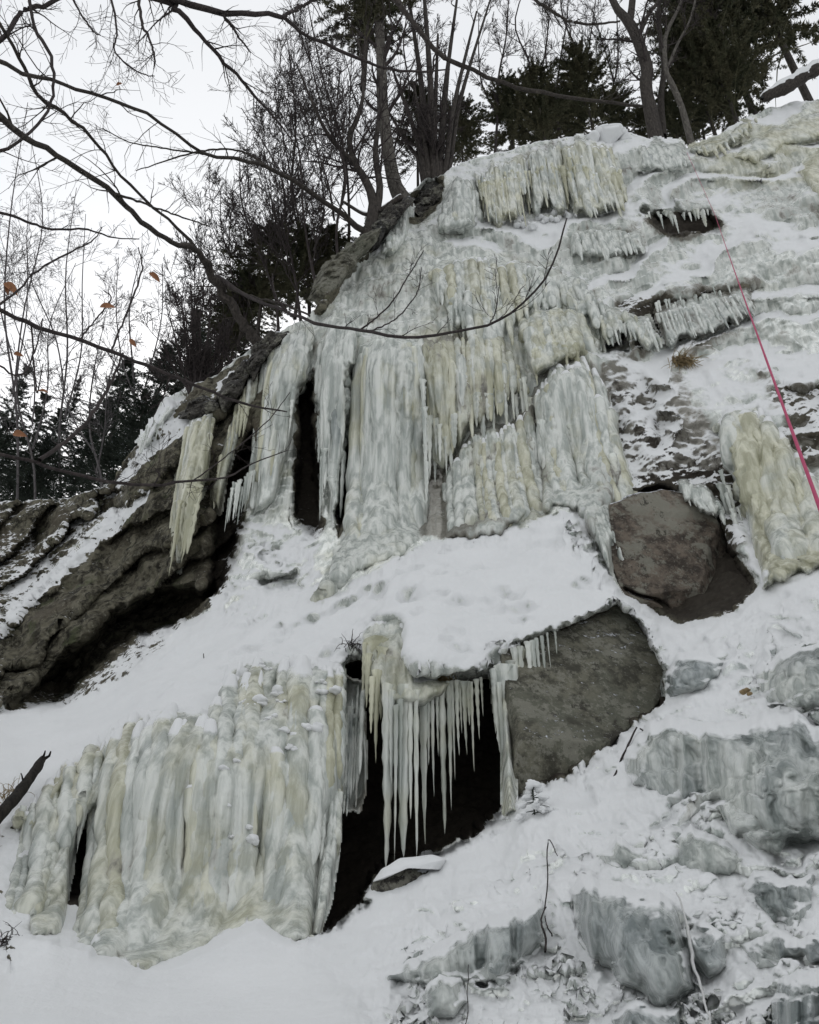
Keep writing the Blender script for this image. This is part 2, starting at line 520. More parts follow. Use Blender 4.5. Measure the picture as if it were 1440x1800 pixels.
# hollows (+) and bulges (-) in the rock and snow, in plan units
HOLLOW = [
 ('cave', [(598,1250),(604,1170),(640,1150),(700,1200),(740,1198),(870,1188),(905,1210),(910,1395),(890,1425),(830,1472),(790,1503),(700,1518),(655,1545),(640,1590),(580,1634),(525,1650),(530,1560),(560,1430)], 1.7, 9),
 ('far_left', [(-700,1130),(-60,1120),(60,1040),(140,960),(215,890),(245,800),(262,752),(330,700),(330,560),(-700,500)], 3.5, 8),
 ('boulder_recess', [(1062,900),(1100,872),(1170,862),(1240,890),(1290,960),(1335,1030),(1290,1078),(1240,1085),(1195,1100),(1150,1084),(1095,1045),(1070,985)], 0.6, 12),
 ('slot', [(520,700),(552,660),(560,800),(565,930),(552,945),(520,915)], 0.9, 8),
 ('slot2', [(612,640),(632,640),(628,760),(618,900),(596,940),(590,900),(606,800)], 0.9, 6),
 ('overhang', [(-700,1262),(0,1246),(70,1195),(200,1080),(300,1035),(375,1040),(345,1085),(240,1125),(160,1185),(110,1242),(-100,1262)], 1.5, 12),
 ('left_gap', [(385,860),(440,760),(455,800),(425,930),(395,1040),(360,1060),(372,960)], 0.9, 12),
 ('top_hole', [(930,330),(1000,335),(1000,372),(930,372)], 0.9, 6),
 ('top_hole2', [(845,330),(930,330),(925,378),(850,385)], 0.4, 6),
 ('ledge_hole', [(1130,372),(1250,372),(1265,408),(1180,414)], 0.5, 6),
 ('dark_hole', [(1062,592),(1080,580),(1100,592),(1108,618),(1062,618)], 0.8, 5),
 ('ledge_hole2', [(1150,540),(1300,510),(1320,565),(1240,590),(1160,605)], 0.35, 8),
 ('root_hole', [(715,370),(745,320),(780,318),(775,345),(740,390)], 0.7, 8),
 ('low_slot', [(105,1580),(118,1500),(140,1440),(165,1430),(168,1500),(150,1590)], 0.5, 6),
 ('low_slot2', [(524,1640),(545,1450),(560,1420),(556,1520),(556,1640)], 0.6, 5),
 ('bank_edge', [(560,1070),(640,1008),(690,988),(790,953),(870,945),(920,930),(960,905),(1000,893),(1014,930),(1050,970),(1090,1040),(1150,1085),(1165,1170),(1085,1065),(1000,1110),(930,1130),(870,1165),(860,1185),(740,1190),(640,1130),(600,1160),(560,1140)], -0.35, 12),
 ('boulder_gap', [(905,1200),(930,1130),(1085,1065),(1125,1100),(1165,1180),(1165,1235),(1120,1280),(1000,1370),(915,1395)], 0.55, 10),
 ('foot_drift', [(20,1650),(100,1655),(160,1660),(255,1690),(350,1655),(400,1628),(450,1598),(500,1640),(545,1645),(600,1625),(640,1640),(700,1900),(300,1950),(20,1900)], -0.45, 9),
 ('small_shelf', [(455,1020),(520,1005),(530,1035),(470,1045)], 0.4, 6),
 ('ridge_rock', [(560,560),(600,500),(680,400),(700,360),(640,395),(590,440),(555,490)], -0.3, 8),
]
YPRE = YF.copy()
for _n, poly, dy, soft in HOLLOW:
    sl, w, d = region(poly, soft, 13.0 if _n in ('cave', 'boulder_gap', 'bank_edge') else (8.0 if abs(dy) < 2 else 12), 0.085 if _n in ('cave', 'boulder_gap', 'bank_edge') else 0.05)
    if _n == 'foot_drift':       # runs out evenly downhill
        w = w * (1 - sstep(1650, 1800, VV[sl] + 0.10 * np.abs(UU[sl] - 300))) * sstep(0, 120, UU[sl] + 20) * (1 - sstep(500, 640, UU[sl]))
    if _n == 'bank_edge':        # and the bank's lip dies out to the left
        w = w * sstep(590, 700, UU[sl])
    YF[sl] += w * dy
TREAD = np.zeros(UU.shape)
def terrace(poly, soft, stepu, strength, sc, skew=0.0, seed=0.0):
    """turn an even slope into uneven steps: upright risers and sloping treads"""
    sl, w, d = region(poly, soft, 14)
    Y = YF[sl]; U = UU[sl]; V = VV[sl]
    q = np.stack([U * sc, V * sc * 1.6, U * 0 + seed], -1)
    y = Y / stepu + skew * U / 1000 + 1.5 * fbm(q, 3) + 0.5 * fbm(q * 3.7, 3)
    i = np.floor(y); t = y - i
    st = np.where(t < 0.62, 0.12 * np.sin(np.pi * t / 0.62 - np.pi / 2) + 0.12, 0.24 + 0.76 * np.sin((t - 0.62) / 0.38 * np.pi / 2))
    st = st + 0.0
    amp = strength * np.clip(0.75 + 1.3 * fbm(q * 1.3 + 40, 2), 0.15, 1)
    YF[sl] = Y + w * amp * (st - t + 0.25) * stepu
    TREAD[sl] += w * amp / strength * np.where(t < 0.62, -np.sin(np.pi * t / 0.62), np.sin(np.pi * (t - 0.62) / 0.38))
terrace([(960,250),(1440,170),(2050,120),(2050,960),(1440,985),(1300,860),(1180,850),(1080,650),(1060,470),(830,440),(760,400)], 24, 0.75, 1.25, 0.004, -1.6, 1)
terrace([(1090,1300),(1180,1130),(1440,1040),(2050,1000),(2050,1940),(620,1940),(660,1640),(820,1580),(960,1440)], 40, 0.34, 1.05, 0.007, 0.4, 2)
terrace([(440,640),(560,540),(640,470),(800,440),(1060,470),(1080,650),(1060,880),(960,900),(780,950),(640,1000)], 24, 0.5, 0.35, 0.007, 0.0, 3)
terrace([(380,1080),(430,930),(560,930),(560,1060),(470,1100)], 16, 0.4, 0.8, 0.01, 0.0, 4)
# the left buttress lies in slanting slabs, each lip overhanging the next
for pl, per, amp_, k_ in (([(-700,1250),(0,1235),(70,1185),(200,1075),(300,1030),(375,1030),(430,900),(440,780),(440,660),(400,690),(330,740),(262,865),(180,955),(60,1070),(-60,1170),(-700,1200)], 74, 0.42, 0.80),
                          ([(-700,1130),(-60,1120),(60,1040),(140,960),(215,890),(245,800),(200,830),(0,870),(-700,850)], 60, 0.6, 0.72)):
    sl, w, d = region(pl, 14, 8)
    U, V = UU[sl], VV[sl]
    q = np.stack([U * 0.006, V * 0.006, U * 0 + per], -1)
    ph = (V + k_ * U) / per + 0.9 * fbm(q, 3) + 0.25 * fbm(q * 5, 2)
    f = ph - np.floor(ph)
    j = np.stack([U * 0.02 + np.floor(ph) * 7.3, U * 0 + np.floor(ph) * 3.1, U * 0], -1)
    stepy = np.floor(vnoise(j * 1.5) * 4) / 4 - 0.4
    YF[sl] += w * amp_ * ((1 - f) ** 1.5 * (0.4 + 0.8 * vnoise(q * 2 + 5)) - 0.3 + 0.35 * stepy)
YCLEAN = YF.copy()

def Yat(u, v, field=None):
    return bil(YCLEAN if field is None else field, GU, GV, u, v) * S

# surface character on the plan: snow cover, rock, warm tint, dark thin ice and painted hollow shade, lump size
f_snow = np.full(UU.shape, 0.66)
f_rock = np.zeros(UU.shape)
f_tint = np.full(UU.shape, 0.22)
f_dark = np.full(UU.shape, 0.28)
f_lump = np.full(UU.shape, 1.0)
def paint(poly, soft=14, snow=None, rock=None, tint=None, dark=None, lump=None, warp=12):
    sl, w, d = region(poly, soft, warp)
    for f, val in ((f_snow, snow), (f_rock, rock), (f_tint, tint), (f_dark, dark), (f_lump, lump)):
        if val is not None:
            f[sl] = f[sl] * (1 - w) + val * w
# foreground and banks of deep snow
paint([(-700,1275),(0,1245),(110,1235),(230,1190),(300,1140),(390,1040),(430,990),(520,1000),(560,1060),(640,1005),(690,985),(790,950),(870,943),(920,930),(960,905),(1000,893),(1014,930),(1050,970),(1090,1040),(1195,1098),(1290,1080),(1340,1030),(1440,990),(2100,960),(2100,2100),(-700,2100)], 10, snow=1.0, rock=0, lump=0.9, dark=0.05, warp=5)
# lumpier snow on the right-hand slope
paint([(1170,1100),(1440,1020),(2050,1000),(2050,2050),(640,2050),(600,1700),(690,1560),(960,1420),(1090,1310)], 40, snow=0.76, lump=2.4, dark=0.15, tint=-0.4)
paint([(560,1075),(700,990),(1000,900),(1080,1040),(930,1120),(860,1180),(740,1180),(620,1140)], 20, snow=1.0, lump=1.9)
# rock
paint([(-700,1265),(0,1246),(110,1240),(160,1190),(240,1130),(345,1085),(380,1050),(430,900),(470,760),(480,640),(440,620),(330,690),(240,800),(215,890),(140,965),(60,1040),(-60,1120),(-700,1150)], 8, snow=0.05, rock=1.0, lump=0.8)
paint([(-700,1130),(-60,1120),(60,1040),(140,960),(215,890),(245,800),(262,752),(200,840),(0,880),(-700,800)], 8, snow=0.42, rock=1.0, lump=0.9)
# ridge snow on the left buttress
for pl in ([(-60,1200),(0,1132),(60,1068),(125,1004),(180,957),(215,930),(262,880),(268,860),(240,872),(200,900),(150,945),(100,992),(40,1052),(-60,1150)],
           [(165,905),(205,868),(240,838),(270,808),(305,782),(332,768),(340,738),(326,728),(290,750),(262,780),(238,808),(212,846),(165,890)],
           [(240,800),(262,740),(295,700),(322,715),(300,750),(270,790)],
           [(365,735),(390,670),(440,625),(444,660),(410,700),(385,745)]):
    paint(pl, 4, snow=1.05, lump=0.6, warp=6)
paint([(0,1035),(60,970),(120,915),(205,870),(190,890),(120,960),(30,1050)], 5, snow=0.7, warp=8)
paint([(100,1240),(160,1190),(250,1120),(330,1085),(310,1110),(230,1190),(130,1240)], 8, snow=0.5, rock=0.8, warp=9)
paint([(380,700),(455,660),(460,780),(420,900),(385,950),(375,820)], 12, snow=0.32, rock=0.8)
paint([(700,395),(720,340),(780,310),(775,350),(740,395)], 8, snow=0.05, rock=1)
paint([(555,560),(560,500),(600,440),(640,400),(700,350),(690,400),(640,450),(600,505)], 8, snow=0.4, rock=1)
# rock inside the hollows and slots: their shade painted in as near-black colour
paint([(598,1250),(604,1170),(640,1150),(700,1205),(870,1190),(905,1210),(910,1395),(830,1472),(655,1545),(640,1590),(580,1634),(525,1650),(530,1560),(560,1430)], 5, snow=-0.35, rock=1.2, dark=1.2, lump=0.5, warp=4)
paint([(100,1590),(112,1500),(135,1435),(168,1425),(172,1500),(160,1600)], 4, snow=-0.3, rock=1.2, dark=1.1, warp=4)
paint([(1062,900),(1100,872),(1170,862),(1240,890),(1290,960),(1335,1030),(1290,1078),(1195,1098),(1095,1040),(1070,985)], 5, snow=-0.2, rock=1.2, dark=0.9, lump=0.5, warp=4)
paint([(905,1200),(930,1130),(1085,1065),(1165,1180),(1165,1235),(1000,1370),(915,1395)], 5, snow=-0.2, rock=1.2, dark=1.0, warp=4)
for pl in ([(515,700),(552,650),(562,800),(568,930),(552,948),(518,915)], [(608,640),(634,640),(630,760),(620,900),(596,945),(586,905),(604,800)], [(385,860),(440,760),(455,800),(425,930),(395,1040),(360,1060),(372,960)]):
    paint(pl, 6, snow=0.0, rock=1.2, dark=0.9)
# main ice face, mostly bare
paint([(440,620),(560,540),(640,470),(760,400),(800,440),(960,450),(1060,520),(1060,620),(930,690),(800,760),(780,950),(560,1060),(440,960),(420,900)], 22, snow=0.18, tint=0.32, lump=0.6)
paint([(740,560),(900,600),(920,690),(780,780),(740,700)], 30, snow=0.05, tint=0.55, dark=0.42)
paint([(780,760),(930,690),(1060,630),(1080,760),(1060,880),(1000,890),(920,930),(780,945)], 22, snow=0.12, tint=0.42, dark=0.38, lump=0.6)
paint([(725,820),(790,820),(800,940),(735,950)], 12, dark=0.8, snow=0.0)
paint([(1060,640),(1160,650),(1280,800),(1330,900),(1290,960),(1200,870),(1080,860),(1060,760)], 30, snow=0.66, rock=0.5, dark=1.0, tint=-0.3, lump=1.9, warp=24)
paint([(1130,840),(1290,830),(1310,960),(1240,900),(1080,870)], 16, snow=0.5, rock=1.0, dark=0.8, lump=1.6)
paint([(1120,380),(1260,370),(1290,400),(1180,420)], 10, snow=0.1, rock=1.0, dark=0.9)
paint([(1000,400),(1120,395),(1130,440),(1010,450)], 10, snow=0.25, dark=0.5)
paint([(1070,530),(1320,500),(1330,560),(1250,600),(1060,620)], 16, snow=0.55, rock=0.6, dark=0.7, lump=1.5, warp=20)
paint([(1260,420),(2050,360),(2050,620),(1300,620)], 30, snow=0.42, dark=0.22)
paint([(1200,240),(1440,180),(2050,160),(2050,330),(1440,330),(1250,330)], 20, snow=0.45, tint=0.5, dark=0.2)
paint([(1330,660),(2050,600),(2050,820),(1380,830)], 30, snow=0.6, rock=0.55, dark=0.7, lump=1.7, warp=24)
paint([(420,900),(560,930),(560,1060),(470,1090),(380,1080)], 20, snow=0.75, lump=0.8)
paint([(-60,1460),(60,1440),(60,1600),(130,1640),(0,1720),(-60,1740)], 12, snow=0.55, rock=0.8, warp=14)

f_snow += 0.30 * TREAD * (f_rock < 0.5)
f_dark += 0.22 * np.clip(-TREAD, 0, 1)
RECESS = np.zeros(UU.shape)      # where ice sheets stand in front, the cliff keeps back

SIL = A([(-700,860),(-60,885),(0,880),(120,880),(200,850),(240,790),(258,745),(290,700),(335,680),(385,660),(440,612),(480,590),(545,556),(585,505),(620,462),(660,430),(676,380),(700,345),(725,335),(745,318),(780,305),(795,288),(850,275),(900,262),(940,250),(985,238),(1040,234),(1050,226),(1075,222),(1098,232),(1150,246),(1200,252),(1215,262),(1260,238),(1300,214),(1330,196),(1390,180),(1440,176),(1600,150),(2050,60)])
def sil(u):
    return np.interp(A(u), SIL[:, 0], SIL[:, 1]) + 3.0 * fbm(np.stack([A(u) * 0.06, 0 * A(u), 0 * A(u)], -1), 3)

# ---------------------------------------------------------------- ice sheets
CURTAINS = []
def flutes(x, z, freq, amp, seed):
    """hanging columns: rounded ribs with creases, wandering slowly downwards"""
    out = 0
    for k, (m, a) in enumerate(((1.0, 1.0), (2.3, 0.45), (5.1, 0.24), (11.0, 0.10))):
        q = np.stack([x * freq * m * 0.5, z * 0.25 * m + seed, x * 0 + seed * 3.1 + k], -1)
        w = x * freq * m + 1.6 * (vnoise(q) - 0.5) + seed
        out = out + a * (np.abs(np.sin(np.pi * w)) ** 0.7 - 0.62) * (0.5 + vnoise(np.stack([x * freq * m * 0.7, z * 0.5, x * 0 + k + seed], -1)))
    return out * amp

def curtain(name, label, poly, th=0.35, edge=26, freq=2.5, amp=0.1, tint=0.3, dark=0.1, snow=0.02, step=2.4,
            group='ice curtains of the frozen waterfall', cat='ice curtain', lumps=0.05, top_snow=0.0, ragged=10, seed=None, rec=None, dip=0.0, pre=False):
    if not name == 'ice_bulge' and not label.startswith(('blue white', 'faint yellow')): pre = True
    CURTAINS.append(dict(locals()))
    sl, w, d = region(poly, 10, 4)
    RECESS[sl] = np.maximum(RECESS[sl], sstep(4, 26, d) * (0.3 if rec is None else rec))

def build_curtain(c):
    p = A(c['poly'])
    seed = (c['seed'] if c['seed'] is not None else p[0, 0] * 0.037 + p[0, 1] * 0.011) % 50
    s = c['step']
    u = np.arange(p[:, 0].min() - 14, p[:, 0].max() + 14, s)
    v = np.arange(p[:, 1].min() - 14, p[:, 1].max() + 14, s)
    U, V = np.meshgrid(u, v)
    d = sdist(p, U, V)
    Yb = Yat(U, V, YPRE if c['pre'] else None)
    W0 = px(U, V, Yb)
    x, z = W0[..., 0], W0[..., 2]
    # ragged, toothed outline: quick across, slow down
    m = mpp(U, V, Yb)
    rag = fbm(np.stack([x / (m * 16), z / (m * 90), x * 0 + seed], -1), 3) if c['name'] != 'ice_bulge' else fbm(np.stack([x / (m * 45), z / (m * 45), x * 0 + seed], -1), 3)
    d = d + c['ragged'] * (rag + 0.05)
    keep = d > -2.5 * s
    prof = 1 - (1 - np.clip(d / c['edge'], 0, 1)) ** 2
    h = c['th'] * np.clip(prof, 0, 1) ** 0.7 - 0.05 - 0.12 * (1 - sstep(-6, 8, d))
    ff = flutes(x, z, c['freq'], c['amp'], seed)
    ins = sstep(0, c['edge'] * 0.7, d)
    if c['name'] == 'ice_bulge':      # the bulge stands up like a little wall above its foot
        bu, bv = bottom_edge(p)
        Yfoot = Yat(u, np.interp(u, bu, bv))[None]
        wall = np.clip(Yb - Yfoot, 0, 0.9) * 0.75 * np.clip(prof, 0, 1) ** 0.8
        h = h + wall
    h = h + ff * (0.25 + 0.75 * ins)
    if c['name'] == 'ice_bulge': h = h + 2.2 * c['lumps'] * fbm(np.stack([x * 2.6, Yb, z * 1.6], -1), 2) * ins
    else: h = h + c['lumps'] * billow(np.stack([x * 3.2, x * 0 + Yb, z * 2.2], -1), 2 if c['name'] == 'ice_bulge' else 3) * ins
    h = h + (0.008 if c['name'] == 'ice_bulge' else 0.022) * fbm(np.stack([x * 14, Yb * 3, z * 7], -1), 3) * ins
    if c['dip']:
        vv = (V - p[:, 1].min()) / (np.ptp(p[:, 1]) + 1e-6)
        h = h - c['dip'] * vv * vv
    P = px(U, V, Yb - h)
    keepq = keep[:-1, :-1] & keep[1:, :-1] & keep[:-1, 1:] & keep[1:, 1:]
    idx = np.arange(U.size).reshape(U.shape)
    Q = np.stack([idx[:-1, :-1][keepq], idx[1:, :-1][keepq], idx[1:, 1:][keepq], idx[:-1, 1:][keepq]], -1)
    used = np.unique(Q)
    remap = np.full(U.size, -1); remap[used] = np.arange(len(used))
    Q = remap[Q]
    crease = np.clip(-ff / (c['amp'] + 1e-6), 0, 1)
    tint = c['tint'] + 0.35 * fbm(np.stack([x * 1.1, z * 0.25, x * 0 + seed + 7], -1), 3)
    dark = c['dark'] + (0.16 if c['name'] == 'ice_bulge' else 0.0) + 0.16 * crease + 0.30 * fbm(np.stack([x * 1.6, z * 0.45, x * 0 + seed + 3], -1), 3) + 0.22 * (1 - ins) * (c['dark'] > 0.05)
    if c['top_snow']:
        topv = np.interp(U, *top_edge(p))
        snow = c['snow'] + c['top_snow'] * (1 - sstep(4, 34, V - topv + 10 * rag))
    else:
        snow = np.full(U.shape, c['snow'])
    if c['name'] != 'ice_bulge': snow = snow - 0.3
    sel = lambda a: a.ravel()[used]
    Pu = P.reshape(-1, 3)[used]
    base = A([Pu[:, 0].mean(), Pu[:, 1].mean(), Pu[:, 2].min()])
    k = sstep(-2, c['edge'] * 0.9, d + 9 * rag + 14 * fbm(np.stack([x * 2.5, Yb, z * 2.5], -1), 3))
    fr = bil(f_rock, GU, GV, U, V)
    bs = np.where(fr > 0.5, c['snow'], bil(f_snow, GU, GV, U, V))
    snow = bs * (1 - k) + snow * k
    tint = bil(f_tint, GU, GV, U, V) * (1 - k) * 0.5 + tint * (0.5 + 0.5 * k)
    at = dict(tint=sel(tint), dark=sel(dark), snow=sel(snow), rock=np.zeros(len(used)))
    return Pu, Q, at, base

def bottom_edge(p):
    a, b = top_edge(p * A([1, -1]))
    return a, -b

def top_edge(p):
    us = np.linspace(p[:, 0].min(), p[:, 0].max(), 40)
    vs = []
    n = len(p)
    for uu in us:
        best = 1e9
        for k in range(n):
            (x0, y0), (x1, y1) = p[k], p[(k + 1) % n]
            if (x0 <= uu <= x1) or (x1 <= uu <= x0):
                t = 0 if x1 == x0 else (uu - x0) / (x1 - x0)
                best = min(best, y0 + t * (y1 - y0))
        vs.append(best if best < 1e8 else p[:, 1].mean())
    return us, A(vs)

FG = 'ice bulges on the foreground slope'
curtain('ice_curtain', 'broad pale green ribbed ice curtain at lower left, under the snow bank',
        [(168,1290),(230,1250),(300,1238),(372,1246),(396,1165),(470,1145),(540,1150),(600,1168),(606,1300),(600,1390),(566,1470),(556,1560),(545,1660),(505,1668),(450,1640),(350,1690),(255,1720),(152,1690),(166,1560),(178,1470),(192,1400),(172,1340)],
        th=0.36, edge=34, freq=1.5, amp=0.13, tint=0.42, dark=0.26, ragged=8, lumps=0.03, top_snow=0.35, step=2.2)
curtain('ice_curtain', 'narrow leaning ice curtain at the lower left edge, beside the fallen dark log',
        [(18,1440),(62,1395),(110,1345),(172,1295),(190,1330),(186,1400),(150,1440),(128,1500),(108,1640),(50,1660),(40,1600),(66,1500),(50,1470)],
        th=0.28, edge=20, freq=4, amp=0.07, tint=0.42, dark=0.15, ragged=10, top_snow=0.4, step=2.2)
curtain('ice_curtain', 'thin strand of ribbed ice at the left mouth of the dark hollow',
        [(556,1430),(584,1385),(602,1380),(598,1480),(580,1590),(560,1645),(548,1645),(556,1530)], th=0.2, edge=10, freq=9, amp=0.05, tint=0.4, dark=0.2, ragged=5)
curtain('ice_curtain', 'short grey blunt ice apron hanging inside the dark hollow at its left',
        [(600,1190),(640,1200),(640,1300),(637,1395),(628,1425),(606,1420),(596,1380)], th=-0.45, edge=12, freq=10, amp=0.05, tint=0.1, dark=0.35, ragged=6, pre=True)
curtain('ice_curtain', 'grey and amber ice hood above the long icicles of the dark hollow',
        [(625,1112),(650,1080),(700,1071),(724,1088),(726,1150),(742,1190),(800,1196),(780,1225),(740,1245),(700,1250),(672,1235),(648,1190),(636,1150)],
        th=0.42, edge=22, freq=6, amp=0.06, tint=0.5, dark=0.36, lumps=0.12, ragged=10, top_snow=0.2, pre=True)
curtain('icicle_column', 'thick pale icicle column joining the bank lip to the snow, beside the grey boulder',
        [(860,1184),(872,1158),(905,1138),(932,1124),(940,1132),(918,1190),(902,1262),(908,1428),(888,1432),(881,1300),(869,1225)],
        th=0.34, edge=14, freq=6, amp=0.06, tint=0.4, dark=0.1, ragged=5, cat='icicle', group='long icicles along the dark hollow')
curtain('ice_curtain', 'tall pale main ice pillar in the middle of the face, above the snow bank',
        [(632,605),(690,585),(745,590),(752,640),(742,720),(738,830),(742,950),(690,984),(640,1003),(566,1052),(590,985),(612,920),(622,800),(630,700)],
        th=0.55, edge=36, freq=2.0, amp=0.10, tint=0.25, dark=0.0, lumps=0.16, ragged=8, snow=0.08)
curtain('ice_curtain', 'blue white hanging ice blade with pointed foot, left of the main pillar',
        [(562,600),(590,560),(618,555),(628,580),(626,640),(613,690),(612,790),(603,880),(594,925),(585,930),(580,870),(564,840),(561,760),(566,690)],
        th=0.55, edge=18, freq=3.2, amp=0.07, tint=-0.15, dark=-0.1, ragged=10, snow=0.05)
curtain('ice_curtain', 'smooth green white ice pillar at the left end of the main face',
        [(455,645),(476,608),(510,585),(552,560),(548,640),(520,700),(514,770),(494,850),(482,880),(446,905),(450,800),(462,720)],
        th=0.5, edge=20, freq=3.2, amp=0.08, tint=0.3, dark=-0.05, ragged=7, snow=0.04)
curtain('ice_curtain', 'long yellow icicle bunch hanging free on the left rock buttress',
        [(331,738),(350,728),(378,722),(374,770),(362,830),(344,900),(328,960),(312,1006),(304,985),(303,945),(312,880),(320,800)],
        th=0.9, edge=16, freq=5, amp=0.09, tint=0.75, dark=-0.1, ragged=9, top_snow=0.8)
curtain('ice_curtain', 'thin brownish ice streak running down between the rocks left of the face',
        [(418,700),(452,640),(460,640),(452,700),(424,770),(398,840),(384,900),(376,880),(386,800),(404,745)],
        th=0.3, edge=10, freq=6, amp=0.06, tint=0.6, dark=0.35, ragged=8)
curtain('ice_curtain', 'ribbed green grey ice drape high on the face, below the snowy ledge',
        [(755,478),(800,455),(850,448),(905,458),(908,540),(890,600),(835,604),(796,572),(776,530)],
        th=0.5, edge=26, freq=2.4, amp=0.10, tint=0.35, dark=0.08, ragged=16, lumps=0.1, top_snow=0.3)
curtain('ice_curtain', 'grey green ice drape right of the upper ribbed one, over the yellow block',
        [(902,462),(985,468),(1050,505),(1064,540),(1058,615),(1030,560),(960,540),(925,548),(906,560)],
        th=0.45, edge=24, freq=2.6, amp=0.09, tint=0.28, dark=0.26, ragged=14, lumps=0.1, top_snow=0.35)
curtain('ice_curtain', 'square yellowish ice block standing in the upper middle of the face',
        [(918,562),(940,545),(1000,538),(1018,550),(1030,622),(995,640),(940,662),(926,640)],
        th=0.75, edge=18, freq=2.8, amp=0.08, tint=0.55, dark=-0.05, ragged=8, lumps=0.06)
curtain('ice_curtain', 'brownish ice drape with many drips right of the main pillar',
        [(742,610),(800,585),(880,592),(905,630),(925,690),(880,708),(835,752),(802,800),(775,830),(752,812),(745,700)],
        th=0.45, edge=24, freq=3.0, amp=0.11, tint=0.55, dark=0.44, ragged=26, lumps=0.1)
curtain('ice_curtain', 'grey tan ice curtain standing on the snow bank, under the slanting ledge',
        [(782,830),(826,765),(900,738),(936,704),(946,780),(938,905),(880,942),(784,950)],
        th=0.4, edge=26, freq=2.6, amp=0.12, tint=0.4, dark=0.46, ragged=12, lumps=0.1, top_snow=0.35)
curtain('ice_curtain', 'domed grey green ice cascade above the peak of the snow bank',
        [(932,700),(972,640),(1030,622),(1056,660),(1080,760),(1096,830),(1080,870),(1062,905),(1050,965),(1010,900),(952,895),(940,800)],
        th=0.55, edge=34, freq=2.3, amp=0.10, tint=0.32, dark=0.38, ragged=14, lumps=0.14, top_snow=0.3)
curtain('ice_curtain', 'fringe of fine yellow green icicles at the cliff top, left of the others',
        [(836,305),(870,284),(926,272),(932,330),(918,352),(912,386),(896,376),(870,390),(850,384),(840,345)],
        th=0.4, edge=14, freq=3.6, amp=0.14, tint=0.45, dark=0.12, ragged=20, top_snow=0.3, rec=0.5)
curtain('ice_curtain', 'middle icicle fringe at the cliff top, above the dark hole',
        [(926,270),(985,252),(992,300),(988,362),(962,352),(942,368),(932,330)],
        th=0.4, edge=14, freq=3.6, amp=0.14, tint=0.4, dark=0.2, ragged=22, top_snow=0.3, rec=0.5)
curtain('ice_curtain', 'thick yellow green ice cascade hanging at the cliff top',
        [(988,262),(1016,244),(1074,256),(1092,326),(1094,356),(1050,372),(1016,374),(1000,348),(990,310)],
        th=0.6, edge=16, freq=3.0, amp=0.13, tint=0.55, dark=0.05, ragged=14, top_snow=0.2, rec=0.5)
curtain('ice_curtain', 'low bluish ice wall on the cliff edge beside the tall right trunk',
        [(1122,252),(1150,248),(1194,250),(1210,280),(1200,298),(1150,300),(1124,296)],
        th=0.4, edge=14, freq=2, amp=0.08, tint=-0.1, dark=0.1, ragged=8, top_snow=0.4)
curtain('ice_curtain', 'white ice dome at the cliff top beside the black root hollow',
        [(770,404),(786,335),(804,310),(834,312),(840,350),(836,398),(800,406)],
        th=0.7, edge=18, freq=3, amp=0.06, tint=0.05, dark=-0.1, ragged=6, snow=0.1)
curtain('ice_curtain', 'white ice slab on the ridge below the curved tree trunk',
        [(668,446),(690,385),(716,345),(724,362),(720,410),(694,444)], th=0.5, edge=12, freq=3, amp=0.06, tint=0.0, dark=-0.05, ragged=6, snow=0.12)
curtain('ice_curtain', 'thick yellow green ice flow at the right edge, beside the brown boulder',
        [(1262,745),(1286,714),(1332,710),(1376,760),(1420,820),(1470,900),(1500,985),(1404,1012),(1344,1032),(1326,960),(1296,860),(1272,800)],
        th=0.5, edge=30, freq=2.2, amp=0.12, tint=0.6, dark=0.06, lumps=0.14, ragged=10, snow=0.08, top_snow=0.1)
curtain('ice_curtain', 'yellow ice bulge at the upper right edge of the slope',
        [(1402,300),(1440,262),(1520,240),(1530,390),(1440,352)], th=0.5, edge=20, freq=2, amp=0.08, tint=0.65, dark=0, ragged=8, snow=0.15)
curtain('ice_curtain', 'pale yellow ice lip under the snow at the top right edge',
        [(1280,280),(1340,232),(1440,190),(1530,180),(1520,235),(1390,256),(1330,285)], th=0.4, edge=16, freq=2, amp=0.06, tint=0.5, dark=0.05, ragged=8, snow=0.22, top_snow=0.3)
curtain('ice_curtain', 'yellow green ice lip along the rim behind the slender pale trunk',
        [(1216,262),(1262,240),(1330,204),(1312,232),(1272,264),(1240,274)], th=0.35, edge=8, freq=2.4, amp=0.1, tint=0.65, dark=0.1, ragged=8)
curtain('ice_curtain', 'short green ice skirt above the small black hole in the upper slope',
        [(1058,540),(1100,545),(1140,556),(1164,600),(1140,616),(1116,604),(1098,572),(1078,598),(1062,588)], th=0.4, edge=12, freq=3, amp=0.1, tint=0.3, dark=0.15, ragged=10, top_snow=0.3)
curtain('ice_curtain', 'small snow topped ice lip with short icicles on the left ridge',
        [(246,775),(262,740),(296,704),(310,715),(290,745),(262,790),(250,800)], th=0.5, edge=10, freq=4, amp=0.06, tint=0.1, dark=0.1, snow=0.4, top_snow=0.6, ragged=10)
curtain('ice_curtain', 'faint yellow ice sheet on the far left rock slope',
        [(132,925),(160,885),(190,868),(184,905),(150,950),(130,965)], th=0.12, edge=8, freq=3, amp=0.08, tint=0.8, dark=0.25, ragged=8)
curtain('ice_curtain', 'grey ice fringe under the ledge left of the highest black slot',
        [(1000,408),(1060,398),(1125,408),(1132,440),(1060,454),(1008,448)], th=0.35, edge=12, freq=4, amp=0.08, tint=0.1, dark=0.32, ragged=10, top_snow=0.4)
curtain('ice_curtain', 'long row of small grey icicles under the ledge right of the black hole',
        [(1152,548),(1220,530),(1310,508),(1326,538),(1270,575),(1172,602)], th=0.25, edge=10, freq=6, amp=0.06, tint=0.0, dark=0.4, ragged=16, top_snow=0.4)
